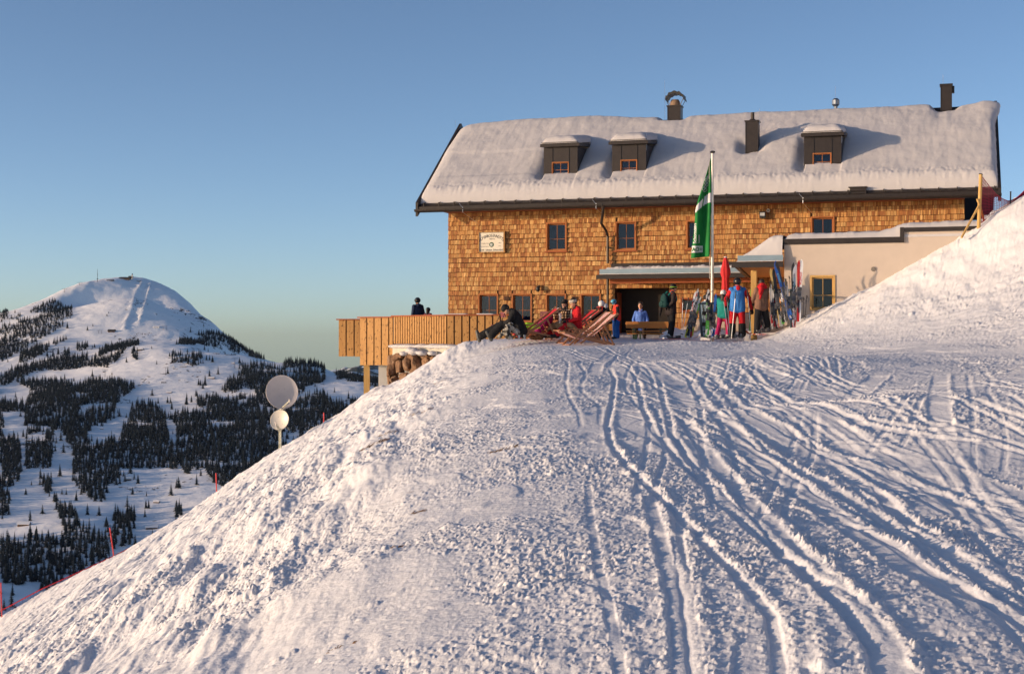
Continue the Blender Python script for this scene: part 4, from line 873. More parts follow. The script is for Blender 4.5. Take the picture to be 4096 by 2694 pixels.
def axT(U, W):
    step = zB-zA; up_ = step*smooth_clip(U, uS-.7, uS+.3)
    return (.20+.03*vnoise(U*.8, W, 722)+up_)*rnd_(U-uA+.0, .35)*rnd_(W-WA+.02, .3)
snow_patch(None, uA, uE, WA-.02, -.05, 260, 110, zA+.11, 'snow_cover', AX, 721, axT)
# floodlight, vent, loudspeaker, plates on the shingles
def hung(name, px, py, w, label, cat): u, z = on(px, py, w); return empty(name, UW(u, w, z), label, cat, RZ)
BLK = M('black_plastic', (.015, .015, .016), .5); STEEL = M('steel', (.6, .6, .6), .3, 1)
fl = hung('floodlight', 3050, 860, -.14, 'small square black floodlight on the shingles under the eave', 'floodlight')
MB().box(-.11, .11, -.05, .05, -.11, .11).box(-.03, .03, .05, .13, -.13, -.08).obj('housing', BLK, fl); MB().box(-.085, .085, -.056, -.051, -.03, .085).obj('lens', M('lamp_glass', (.4, .42, .45), .2), fl); MB().box(-.12, .12, -.052, .02, .111, .13).obj('visor', BLK, fl)
fv = hung('vent_hood', 3073, 842, -.03, 'small round pale vent beside the floodlight', 'vent'); MB().tube([(0, -.03, 0), (0, 0, 0)], .065, 16).obj('rim', M('pale_plastic', (.6, .55, .5), .5), fv); MB().box(-.045, .045, -.034, -.031, -.03, -.015).box(-.05, .05, -.034, -.031, 0, .015).box(-.045, .045, -.034, -.031, .03, .042).obj('louvre', BLK, fv)
sp = hung('wall_speaker', 2152, 1155, -.16, 'black loudspeaker on the shingle wall above the second ground-floor window', 'speaker')
MB().ell((0, 0, 0), (.085, .09, .115), 14, 10).obj('cabinet', BLK, sp, smooth=True); MB().box(-.02, .06, 0, .14, .06, .14).obj('bracket', BLK, sp)
for px in (2026, 2298):
    b = hung('vent_plate', px, 1193, -.03, 'small dark square vent plate beside the '+('first' if px < 2100 else 'third')+' ground-floor window', 'vent'); MB().box(-.095, .095, -.02, 0, -.08, .08).obj('plate', W_DARK, b); MB().box(-.07, .07, -.026, -.021, -.055, -.03).box(-.07, .07, -.026, -.021, -.01, .015).box(-.07, .07, -.026, -.021, .035, .055).obj('slat', W_DARK, b)
# ---- lettering
def glyphs(txt, size, bold=0):
    c = bpy.data.curves.new('t', 'FONT'); c.body = txt; c.size = size; c.offset = bold; c.resolution_u = 3
    o = bpy.data.objects.new('t', c); me = bpy.data.meshes.new_from_object(o); bpy.data.objects.remove(o)
    v = np.array([x.co[:] for x in me.vertices]) if len(me.vertices) else np.zeros((0, 3)); f = [tuple(p.vertices) for p in me.polygons]; bpy.data.meshes.remove(me); return v, f
SG = hung('house_sign', 1967, 968, -.05, 'framed cream name board with arched black lettering on the upper left wall', 'sign')
s_w, s_h = .50, .38
m = MB(); m.box(-s_w-.045, -s_w, -.06, .03, -s_h-.045, s_h+.045).box(s_w, s_w+.045, -.06, .03, -s_h-.045, s_h+.045).box(-s_w, s_w, -.06, .03, s_h, s_h+.045).box(-s_w, s_w, -.06, .03, -s_h-.045, -s_h).obj('frame', W_DECK, SG)
MB().box(-s_w, s_w, -.02, .02, -s_h, s_h).obj('panel', M('sign_cream', (.72, .66, .55), .6, 0, .03), SG)
INK = M('sign_ink', (.015, .015, .02), .6); lv = []; lf = []
def put(v, f, fn):
    b = len(lv)
    for p in v: lv.append(fn(p[0], p[1]))
    for q in f: lf.append(tuple(i+b for i in q))
adv = .083; word = 'ALPENROSENHÜTTE'
R0 = .72
for i, ch in enumerate(word):
    a = (i-(len(word)-1)/2)*.0985; v, f = glyphs(ch, .155, .002); cx_ = (v[:, 0].max()+v[:, 0].min())/2; v = v-[cx_, 0, 0]; v[:, 0] *= .82
    put(v, f, lambda x, y: (math.sin(a)*(R0+y-.0)+x*math.cos(a), -.024, -R0+.20+math.cos(a)*(R0+y)-x*math.sin(a)))
def line(txt, size, x0, y0, center=False, bold=0, sx=1):
    v, f = glyphs(txt, size, bold)
    if center: v = v-[(v[:, 0].max()+v[:, 0].min())/2, 0, 0]
    put(v, f, lambda x, y: (x*sx+x0, -.024, y+y0))
line('1555 m', .075, .02, .10, True, .001); line('DAV  Sektion  Schorndorf', .095, 0, -.335, True, .001, .92); line('Erstmalig erbaut', .055, -.46, -.065); line('Errichtet Ersatzbau', .055, -.46, -.185, sx=.85); line('1924', .055, .28, -.055); line('2015', .055, .28, -.175)
me = bpy.data.meshes.new('lettering'); me.from_pydata(lv, [], lf); me.materials.append(INK); o = bpy.data.objects.new('lettering', me); COL.objects.link(o); o.parent = SG
MB().box(-s_w+.01, s_w-.01, -.0225, -.0205, s_h-.025, s_h-.018).box(-s_w+.01, s_w-.01, -.0225, -.0205, -s_h+.018, -s_h+.025).box(s_w-.02, s_w-.013, -.0225, -.0205, -s_h+.025, s_h-.025).obj('border', INK, SG)
def star(m, cx_, cz, r, y, n=8, rot=0):
    for k in range(n):
        a = rot+2*math.pi*k/n; d = (math.cos(a), math.sin(a)); p = (-d[1], d[0]); rr_ = r*(1 if k % 2 else .8)
        m.add([(cx_+d[0]*r*.12, y, cz+d[1]*r*.12), (cx_+d[0]*r*.5+p[0]*r*.16, y, cz+d[1]*r*.5+p[1]*r*.16), (cx_+d[0]*rr_, y, cz+d[1]*rr_), (cx_+d[0]*r*.5-p[0]*r*.16, y, cz+d[1]*r*.5-p[1]*r*.16)], [(0, 1, 2, 3)])
q = MB(); q.tube([(.0, -.024, -.1), (0, -.0205, -.1)], .095, 24).obj('emblem', M('emblem_green', (.01, .07, .03), .6), SG); q = MB(); star(q, -.01, -.1, .075, -.0255); q.obj('edelweiss', M('white_paint', (.8, .8, .8), .6), SG)
hn = hung('house_number_plate', 2552, 1142, 1.12, 'small black house number plate above the entrance door', 'number plate')
MB().box(-.115, .115, -.015, .02, -.08, .08).obj('plate', BLK, hn); v, f = glyphs('93', .1); q = MB(); q.add([(p[0]-.055, -.018, p[1]-.02) for p in v], f).obj('numerals', M('grey_paint', (.35, .35, .36), .6), hn)
el = hung('entrance_lamp', 2580, 1129, .2, 'small round glowing lamp under the porch roof', 'lamp'); g = NT('lamp_glow'); g.b.inputs['Emission Color'].default_value = (1, .5, .3, 1); g.b.inputs['Emission Strength'].default_value = 3
MB().ell((0, 0, 0), .03, 10, 8).obj('bulb', g.m, el, smooth=True); MB().tube([(0, 0, .02), (0, 0, .07)], .02, 8).obj('socket', BLK, el)
# ------------------------------------------------------------------ timber deck at the left corner
DK = empty('timber_deck', P(1700, 1339, 56)-Vector((0, 0, .3)), 'raised larch deck with closed board railing round the left corner of the hut', 'deck')
dko = DK.location.copy()
def dl(v): return Vector(v)-dko
def rail_seg(px0, Y0, px1, Y1, ztop, zbot, bw, gap, name='railing', th=.03, seed=1):
    p = P(px0, HY, Y0); q = P(px1, HY, Y1); d = (q-p); L = d.length; d.normalize(); nrm = Vector((d.y, -d.x, 0))
    if nrm.y > 0: nrm = -nrm
    m = MB(); rq = random.Random(seed); x = 0
    while x < L-.02:
        b = min(x+bw, L); a0 = p+d*x+nrm*th; a1 = p+d*b+nrm*th; zb0 = zbot+rq.uniform(-.006, .006)
        m.hexa([dl((a0.x, a0.y, zb0)), dl((a1.x, a1.y, zb0)), dl((a1.x-nrm.x*th, a1.y-nrm.y*th, zb0)), dl((a0.x-nrm.x*th, a0.y-nrm.y*th, zb0)), dl((a0.x, a0.y, ztop)), dl((a1.x, a1.y, ztop)), dl((a1.x-nrm.x*th, a1.y-nrm.y*th, ztop)), dl((a0.x-nrm.x*th, a0.y-nrm.y*th, ztop))]); x += bw+gap
    o = m.obj(name, W_DECK, DK)
    # recessed dark boards behind the gaps (board and batten) and the handrail
    a0 = p-nrm*.012; a1 = q-nrm*.012
    MB().hexa([dl((a0.x, a0.y, zbot+.02)), dl((a1.x, a1.y, zbot+.02)), dl((a1.x-nrm.x*.02, a1.y-nrm.y*.02, zbot+.02)), dl((a0.x-nrm.x*.02, a0.y-nrm.y*.02, zbot+.02)), dl((a0.x, a0.y, ztop)), dl((a1.x, a1.y, ztop)), dl((a1.x-nrm.x*.02, a1.y-nrm.y*.02, ztop)), dl((a0.x-nrm.x*.02, a0.y-nrm.y*.02, ztop))]).obj('back_board', W_DARK, o)
    u = nrm*.09; a0 = p-d*.1; a1 = q+d*.06
    MB().hexa([dl(a0+u+Vector((0, 0, ztop+.002))), dl(a1+u+Vector((0, 0, ztop+.002))), dl(a1-u+Vector((0, 0, ztop+.002))), dl(a0-u+Vector((0, 0, ztop+.002))), dl(a0+u+Vector((0, 0, ztop+.05))), dl(a1+u+Vector((0, 0, ztop+.05))), dl(a1-u+Vector((0, 0, ztop+.05))), dl(a0-u+Vector((0, 0, ztop+.05)))]).obj('handrail', W_FASC, o)
rail_seg(1356, 60.2, 1440, 60.0, .63, -.91, .30, .055, seed=2)
rail_seg(1442, 55.6, 1572, 54.7, .66, -1.17, .31, .055, seed=3)
rail_seg(1577, 54.4, 1787, 52.15, .695, -.33, .10, .042, seed=4)
rail_seg(1790, 52.0, 2064, 51.4, .70, -.45, .235, .055, seed=5)
pts = [P(1358, HY, 60.5), P(1440, HY, 60.3), P(1446, HY, 55.9), P(1576, HY, 54.9), P(1787, HY, 52.5), P(1800, HY, 54.5), P(1800, HY, 66), P(1358, HY, 66)]
MB().poly([dl((p.x, p.y, -.42)) for p in pts], (0, 0, .12)).obj('floor', W_DARK, DK)
p = P(1466, HY, 55.7); MB().box(p.x-.11-dko.x, p.x+.11-dko.x, p.y-dko.y, p.y+.22-dko.y, -4.2-dko.z, -1.18-dko.z).obj('post', W_POST, DK)
p0, p1 = P(1514, HY, 55.6), P(1640, HY, 55.2); MB().box(p0.x-dko.x, p1.x-dko.x, p0.y-dko.y, p0.y+6-dko.y, -5-dko.z, -1.18-dko.z).obj('foundation', M('pale_plaster', (.62, .60, .56), .85, 0, .05), DK)
a, b = P(1570, HY, 54.0), P(1806, HY, 51.2); d = (b-a).normalized(); nn = Vector((d.y, -d.x, 0)); nn = nn if nn.y < 0 else -nn
CONC = M('concrete', (.48, .45, .38), .85, 0, .1, 3)
MB().hexa([dl(a+Vector((0, 0, -.80))), dl(b+Vector((0, 0, -.72))), dl(b-nn*1+Vector((0, 0, -.72))), dl(a-nn*1+Vector((0, 0, -.80))), dl(a+Vector((0, 0, -.44))), dl(b+Vector((0, 0, -.40))), dl(b-nn*1+Vector((0, 0, -.40))), dl(a-nn*1+Vector((0, 0, -.44)))]).obj('concrete_slab', CONC, DK)
# boulder wall under it
BW = empty('boulder_wall', P(1660, 1500, 55), 'rough brown boulder retaining wall under the deck slab, snow on its ledge', 'wall')
rk = NT('boulder'); n_ = rk.noise(rk.coord('Object'), 2.2, 7, .7); rk.col(rk.ramp(n_, [(.3, (.07, .045, .03)), (.5, (.24, .14, .085)), (.68, (.36, .25, .17))])).set(.95, 0, .2); rk.bump(rk.noise(rk.coord('Object'), 7, 6, .7), .9, .05)
def boulder(cx, cy, wx, wy, Yd, seed):
    q = random.Random(seed); Yd = 50.6+(Yd-50)*.55; c = P(cx, cy, Yd)-BW.location; r = (wx/F*Yd/2*1.08, .45, wy/F*Yd/2*1.08); m = MB(); m.ell((0, 0, 0), 1, 18, 14)
    vs = np.array(m.v); dirs = [Vector((q.gauss(0, 1), q.gauss(0, 1), q.gauss(0, 1))).normalized() for _ in range(15)]
    out = []
    for v in vs:
        V_ = Vector(v); k = 1.
        for dd in dirs:
            t = V_.dot(dd)
            if t > .62: k = min(k, .62/t)
        k *= 1+.03*math.sin(v[0]*9+seed)+.03*math.sin(v[2]*11+seed*2); k *= 1.22
        out.append((c.x+v[0]*r[0]*k, c.y+v[1]*r[1]*k, c.z+v[2]*r[2]*k))
    m.v = out; m.obj('boulder', rk.m, BW)
for i, (x, y, wx, wy, Y) in enumerate(((1573, 1475, 52, 95, 56.5), (1603, 1462, 34, 70, 55.8), (1630, 1455, 46, 70, 55.2), (1672, 1462, 62, 92, 54.4), (1712, 1446, 46, 46, 53.6), (1622, 1510, 56, 50, 55.2), (1580, 1520, 40, 44, 56), (1655, 1500, 44, 60, 54.9), (1600, 1425, 70, 34, 56), (1655, 1425, 60, 34, 54.8), (1705, 1424, 56, 34, 53.9), (1738, 1432, 40, 36, 53.2), (1560, 1505, 30, 50, 56.8), (1690, 1500, 50, 40, 54.3))): boulder(x, y, wx, wy, Y, i)
m = MB()
for (x, y, wx, wy, Y) in ((1615, 1413, 34, 18, 54.6), (1655, 1404, 46, 30, 54.1), (1688, 1411, 44, 20, 53.5), (1730, 1412, 40, 18, 52.9), (1640, 1398, 30, 22, 54.2)): Y = 50.3+(Y-50)*.5; c = P(x, y, Y)-BW.location; m.ell(c, (wx/F*Y/2*1.1, .28, wy/F*Y/2*1.1), 16, 10)
fuse(m.obj('snow_cover', SNOWR, BW), .04, 4)
m = MB(); q = random.Random(3)
for k in range(16): f = k/15; c = a+(b-a)*f-nn*.15; m.ell(dl((c.x, c.y, -.43)), (.32, .2, .07+.05*q.random()), 12, 8)
fuse(m.obj('snow_cover', SNOWR, DK), .04, 3)
m = MB(); c0, c1 = P(1800, HY, 51.95), P(2040, HY, 51.4)
for k in range(18): f = k/17; 
for (f0, f1) in ((.0, .25), (.5, .7)): 
    for k in range(9): f = f0+(f1-f0)*k/8; c = c0+(c1-c0)*f; m.ell(dl((c.x, c.y, .757)), (.14, .07, .028), 10, 6)
fuse(m.obj('snow_cover', SNOWR, DK), .02, 2)
# snow heap at the corner post
# ------------------------------------------------------------------ satellite dishes
DSG = M('dish_grey', (.46, .43, .43), .5, .1, .04); DSW = M('dish_white', (.62, .58, .52), .5, .1, .04); GALV = M('galvanised', (.45, .45, .38), .5, .6, .25, 12)
YD = 50.5
SD = empty('satellite_dish_mast', P(1121, 1790, YD), 'galvanised mast rising from the snow bank with two satellite dishes', 'dish mast')
MB().tube([(.012, 0, -.6), (.012, 0, 2.45)], .035, 12).tube([(-.055, .02, -.5), (-.055, .02, .75)], .012, 6).tube([(.02, 0, .85), (.2, 0, .8), (.32, .02, .62)], .006, 5).obj('mast', GALV, SD)
def dish(name, cx, cy, rx, rz_, mat, yaw, pitch, label, arm):
    c = P(cx, cy, YD-.25)-SD.location; n_, m_ = 40, 9; g = MB(); vs = []; R = Matrix.Rotation(yaw, 3, 'Z') @ Matrix.Rotation(pitch, 3, 'X')
    for th in (0, .012):
        for i in range(m_+1):
            r = i/m_
            for j in range(n_): a_ = 2*math.pi*j/n_; vs.append(c+R @ Vector((rx*r*math.cos(a_), .10*(1-r*r)+th-.0, rz_*r*math.sin(a_))))
    o = m_+1; fs = [(i*n_+j, i*n_+(j+1) % n_, (i+1)*n_+(j+1) % n_, (i+1)*n_+j) for i in range(m_) for j in range(n_)]
    k = o*n_; fs += [(k+i*n_+j, k+(i+1)*n_+j, k+(i+1)*n_+(j+1) % n_, k+i*n_+(j+1) % n_) for i in range(m_) for j in range(n_)]
    g.add(vs, fs)
    rim = [c+R @ Vector((rx*math.cos(2*math.pi*j/n_), .006, rz_*math.sin(2*math.pi*j/n_))) for j in range(n_+1)]; g.tube(rim, .012, 6, False)
    D = g.obj(name, mat, SD, smooth=True)
    foot, head = arm; f0 = P(*foot, YD-.22)-SD.location; h0 = P(*head, YD-.85)-SD.location
    q = MB(); q.bar(f0+Vector((-.03, 0, 0)), h0, .02, .035).bar(f0+Vector((.08, .02, 0)), h0, .012, .02).bar(f0+Vector((.04, 0, -.02)), h0, .012, .02); q.obj('feed_arm', GALV, D)
    q = MB(); q.ell(h0+Vector((0, 0, .03)), (.035, .04, .04), 12, 8); q.tube([h0+Vector((0, 0, .03)), h0+Vector((.0, .05, -.05))], [.035, .02], 10); q.tube([h0+Vector((.01, 0, 0)), h0+Vector((.0, .03, -.12)), f0], .005, 5); q.obj('receiver', M('pale_plastic', (.6, .55, .5), .5), D)
    q = MB()
    for sx in (-.1, .1):
        for sz in (-.14, .12): q.ell(c+R @ Vector((sx, .075, sz)), .008, 6, 5)
    q.obj('bolt', BLK, D)
dish('dish', 1128, 1566, .555, .605, DSG, math.radians(14), math.radians(-16), None, ((1122, 1638), (1158, 1602)))
dish('dish', 1118, 1678, .345, .355, DSW, math.radians(-16), math.radians(-14), None, ((1117, 1722), (1103, 1692)))
# ------------------------------------------------------------------ red slope poles and rope
REDP = M('red_pole', (.55, .02, .03), .4, 0, .1)
def rpole(px, py0, py1, Y, lbl, dx=0):
    b_ = P(px, py0, Y); t_ = P(px+dx, py1, Y); o = empty('slope_pole', b_, lbl, 'pole', 0, 'red slope poles'); d_ = t_-b_
    MB().tube([-d_*.35, d_], .022, 8).obj('shaft', REDP, o); MB().tube([d_*.99, d_*1.012], .024, 8).obj('pole_cap', REDP, o)
rpole(8, 2478, 2330, 46.5, 'red slope pole at the left edge of the picture holding the rope', -5); rpole(456, 2228, 2110, 48.2, 'leaning red slope pole where the rope meets the bank', -17); rpole(867, 1978, 1892, 50, 'red slope pole alone on the bank below the dishes', -3); rpole(1295, 1688, 1650, 53.5, 'short red slope pole between the dishes and the deck', 0)
rp = MB(); rp.tube([P(-120, 2512, 46.2), P(8, 2438, 46.6), P(170, 2352, 47), P(330, 2280, 47.6), P(456, 2222, 48.2), P(530, 2184, 48.9)], .018, 8)
o = rp.obj('rope', REDP); setp(o, 'red safety rope running down along the edge of the bank', 'rope')
ntm = MB()
for k in range(40):
    f = k/39; x = 8+448*f; y = np.interp(x, [8, 170, 330, 456], [2440, 2354, 2282, 2224]); Y = 46.7+1.5*f; p_ = P(x, y, Y)
    ntm.tube([p_, p_+Vector((.06, .3, -.32))], .004, 4); ntm.tube([p_, p_+Vector((-.10, .3, -.30))], .004, 4)
for h in (.1, .2, .3): ntm.tube([P(x, np.interp(x, [8, 170, 330, 456], [2440, 2354, 2282, 2224]), 46.7+1.5*(x-8)/448)+Vector((0, .3*h/.3, -h)) for x in (8, 170, 330, 456)], .004, 4)
setp(ntm.obj('safety_net', M('net_violet', (.08, .03, .10), .7)), 'thin dark net hanging from the red rope', 'net')
# ------------------------------------------------------------------ orange net fence on the right slope
FNC = empty('net_fence_post', P(3917, 900, 41.5), 'tall round wooden post with a wooden brace on the right slope', 'fence post')
fo_ = FNC.location
def fp_(x, y, Y): return P(x, y, Y)-fo_
MB().tube([fp_(3914, 930, 41.5), fp_(3923, 698, 41.5)], [.055, .05], 12).obj('post', W_POST, FNC); MB().tube([fp_(3923, 698.5, 41.5), fp_(3924, 695, 41.5)], [.062, .055], 12).obj('post_cap', DARKM, FNC)
MB().tube([fp_(3846, 950, 41.0), fp_(3916, 822, 41.45)], .033, 10).tube([fp_(3908, 795, 41.45), fp_(3916, 815, 41.45)], .03, 8).obj('brace', W_POST, FNC)
MB().tube([fp_(3938, 890, 41.9), fp_(3922, 830, 41.55)], .035, 10).obj('brace', W_FASC, FNC)
NETM = M('net_red', (.30, .02, .05), .7); NETD = M('net_dark', (.07, .02, .05), .7)
NT_ = empty('safety_net', P(3980, 840, 42), 'sagging red safety net between the tall wooden post and the dark post', 'net'); no_ = NT_.location
top = [(3926, 702), (3940, 722), (3962, 750), (3985, 777), (4010, 795), (4032, 804), (4044, 802), (4064, 793), (4085, 775), (4110, 750)]
bot = [(3921, 893), (3940, 880), (3960, 868), (3985, 856), (4010, 846), (4028, 838), (4044, 832), (4064, 818), (4085, 802), (4110, 782)]
tp = np.array(top, float); bt = np.array(bot, float); K = 34; ts = np.linspace(0, 1, K); idx = np.linspace(0, 1, 10)
tx, ty = np.interp(ts, idx, tp[:, 0]), np.interp(ts, idx, tp[:, 1]); bx_, by_ = np.interp(ts, idx, bt[:, 0]), np.interp(ts, idx, bt[:, 1])
m = MB()
def npnt(i, h): x = tx[i]+(bx_[i]-tx[i])*h; y = ty[i]+(by_[i]-ty[i])*h; return P(x, y, 41.7+.5*i/K)-no_
for i in range(K): m.tube([npnt(i, 0), npnt(i, 1)], .007, 4, False)
for h in np.linspace(0, 1, 13): m.tube([npnt(i, h) for i in range(K)], .007 if 0 < h < 1 else .013, 4, False)
m.obj('mesh', NETM, NT_)
dp = empty('dark_fence_post', P(4040, 840, 42), 'short dark post carrying the net near the right edge', 'fence post'); MB().tube([(0, 0, -.3), (.02, 0, .53)], .022, 8).obj('post', M('post_dark', (.03, .03, .04), .6), dp); MB().tube([(.02, 0, .53), (.0205, 0, .55)], .026, 8).obj('post_cap', BLK, dp)
# ------------------------------------------------------------------ flag pole
YF = 45.5
FPo = empty('flagpole', P(2849, 1352, YF), 'tall silver flagpole standing between the ski racks', 'flagpole')
hF = (1352-612)/F*YF
MB().tube([(0, 0, -.3), (0, 0, hF*.45), (.01, 0, hF)], [.052, .048, .038], 14).obj('pole', M('silver_pole', (.62, .58, .52), .35, .7, .05), FPo)
MB().ell((.01, 0, hF+.03), (.085, .085, .045), 14, 8).obj('knob', BLK, FPo); MB().tube([(-.09, -.02, 1.9), (-.10, -.02, hF-.25)], .008, 6).obj('halyard', M('pale_plastic', (.6, .55, .5), .5), FPo)
FG = empty('flag', P(2844, 640, YF), 'long green hanging flag with white band and mirrored white lettering', 'flag'); fg0 = FG.location
LE = np.array([(2843, 632), (2826, 693), (2812, 739), (2793.5, 795), (2781, 842), (2779, 886), (2775, 932), (2768, 985), (2763.5, 1033)])
RE = np.array([(2844.5, 632), (2844.5, 693), (2845, 739), (2845, 780), (2844.5, 842), (2843, 886), (2842, 932), (2840, 985), (2838, 1025)])
def flagp(s, t, off=0):                       # s 0 = pole side, 1 = free side ; t 0 top, 1 bottom
    i = np.linspace(0, 1, 9); lx, ly = np.interp(t, i, LE[:, 0]), np.interp(t, i, LE[:, 1]); rx, ry = np.interp(t, i, RE[:, 0]), np.interp(t, i, RE[:, 1])
    w = (rx-lx)/F*YF; dy = -.10*math.sin(s*2.6*math.pi+t*1.5)*min(1, w*2)-.05*math.sin(s*6+t*7)*w
    return P(rx+(lx-rx)*s, ry+(ly-ry)*s, YF+dy-off)-fg0
gm = NT('flag_green'); gm.col(gm.ramp(gm.noise(gm.coord('Object'), 3, 3), [(.3, (.008, .14, .03)), (.7, (.012, .20, .045))])).set(.7, 0, .2)
FWt = M('flag_white', (.68, .66, .68), .8)
ns, ntt = 26, 90; vs = []; fs = []; mi = []
for j in range(ntt+1):
    for i in range(ns+1): vs.append(flagp(i/ns, j/ntt))
for j in range(ntt):
    for i in range(ns):
        fs.append((j*(ns+1)+i, j*(ns+1)+i+1, (j+1)*(ns+1)+i+1, (j+1)*(ns+1)+i)); t = (j+.5)/ntt; s = (i+.5)/ns
        mi.append(1 if .345 < t-.10*s*s+.0*s < .43 and not (.52 < s < .6) else 0)
me = bpy.data.meshes.new('cloth'); me.from_pydata(vs, [], fs); me.materials.append(gm.m); me.materials.append(FWt); me.polygons.foreach_set('material_index', mi); me.polygons.foreach_set('use_smooth', [True]*len(fs)); me.update()
o = bpy.data.objects.new('cloth', me); COL.objects.link(o); o.parent = FG; so_ = o.modifiers.new('s', 'SOLIDIFY'); so_.thickness = .004
def inv(px, py):                              # photo point on the flag -> (s, t)
    i = np.linspace(0, 1, 9); t = np.interp(py, (LE[:, 1]+RE[:, 1])/2, i); lx = np.interp(t, i, LE[:, 0]); rx = np.interp(t, i, RE[:, 0]); return (rx-px)/(rx-lx), t
lv = []; lf = []
def ftext(txt, px, py, size, vert=False, bold=0):   # size in photo px, mirrored
    v, f = glyphs(txt, 1, bold); b = len(lv)
    for p_ in v:
        x, y = (px-p_[0]*size, py-p_[1]*size) if not vert else (px-p_[1]*size, py-p_[0]*size)
        s, t = inv(x, y); lv.append(flagp(min(max(s, 0), 1), min(max(t, 0), 1), .012))
    for q in f: lf.append(tuple(i_+b for i_ in q))
ftext('Schorndorf', 2785, 974, 18, True, .02); ftext('Sektion', 2799, 972, 11, True, .01); ftext('Deutscher Alpenverein', 2811, 1009, 6)
me = bpy.data.meshes.new('lettering'); me.from_pydata(lv, [], lf); me.materials.append(FWt); o = bpy.data.objects.new('lettering', me); COL.objects.link(o); o.parent = FG
lv = []; lf = []; ftext('DAV', 2796, 1003, 20, False, .03); 
me = bpy.data.meshes.new('lettering'); me.from_pydata(lv, [], lf); me.materials.append(gm.m); o = bpy.data.objects.new('lettering', me); COL.objects.link(o); o.parent = FG
for vtx in me.vertices: vtx.co.y -= .006
q = MB(); N = 10
for j in range(4):
    for i in range(N):
        c = [inv(2766+(2811-2766)*a_, 983+(1009-983)*b_) for a_, b_ in ((i/N, j/4), ((i+1)/N, j/4), ((i+1)/N, (j+1)/4), (i/N, (j+1)/4))]
        q.add([flagp(min(max(s, 0), 1), t, .007) for s, t in c], [(0, 1, 2, 3)])
q.obj('badge', FWt, FG)
q = MB(); n_ = 8
for k in range(n_):
    a_ = 2*math.pi*k/n_; pp = [inv(2804+math.cos(a_+da)*r, 996+math.sin(a_+da)*r) for r, da in ((1.5, 0), (4, .3), (7.5, 0), (4, -.3))]; q.add([flagp(min(max(s, 0), 1), t, .012) for s, t in pp], [(0, 1, 2, 3)])
q.obj('edelweiss', gm.m, FG)
q = MB()
for k in range(9):                            # outline drawing on the upper part
    s0, t0 = .78, .16+.018*k; pp = [flagp(s0-.25+.5*((k*7) % 5)/5*.6+math.cos(b_)*.16, t0+math.sin(b_)*.016, .012) for b_ in np.linspace(0, 6.3, 10)]; q.tube(pp, .006, 4, False)
q.obj('emblem_drawing', FWt, FG)
# ------------------------------------------------------------------ closed red parasol
PR = empty('closed_parasol', P(2902, 1352, 47.3), 'closed bright red parasol tied up behind the white-helmeted child', 'parasol')
hp = (1352-1028)/F*47.3
m = MB(); vs = []; n_ = 22; lev = [(.55, .105), (.8, .12), (1.3, .125), (1.75, .115), (1.95, .10), (2.0, .10), (2.15, .15), (2.3, .135), (2.5, .085), (2.62, .06), (2.68, .035)]
for z_, r in lev:
    for j in range(n_): a_ = 2*math.pi*j/n_; rr2 = r*(1+.18*math.sin(a_*6+z_*1.4)); vs.append((rr2*math.cos(a_), rr2*math.sin(a_), z_))
m.add(vs, [(i*n_+j, i*n_+(j+1) % n_, (i+1)*n_+(j+1) % n_, (i+1)*n_+j) for i in range(len(lev)-1) for j in range(n_)]+[tuple(range((len(lev)-1)*n_, len(lev)*n_))])
REDC = M('red_cloth', (.55, .015, .02), .75, 0, .15, 4); m.obj('cover', REDC, PR, smooth=True); MB().tube([(0, 0, -.2), (0, 0, .6)], .025, 10).obj('pole', W_POST, PR); MB().ell((0, 0, 2.69), (.06, .06, .025), 12, 6).obj('finial', FWt, PR)
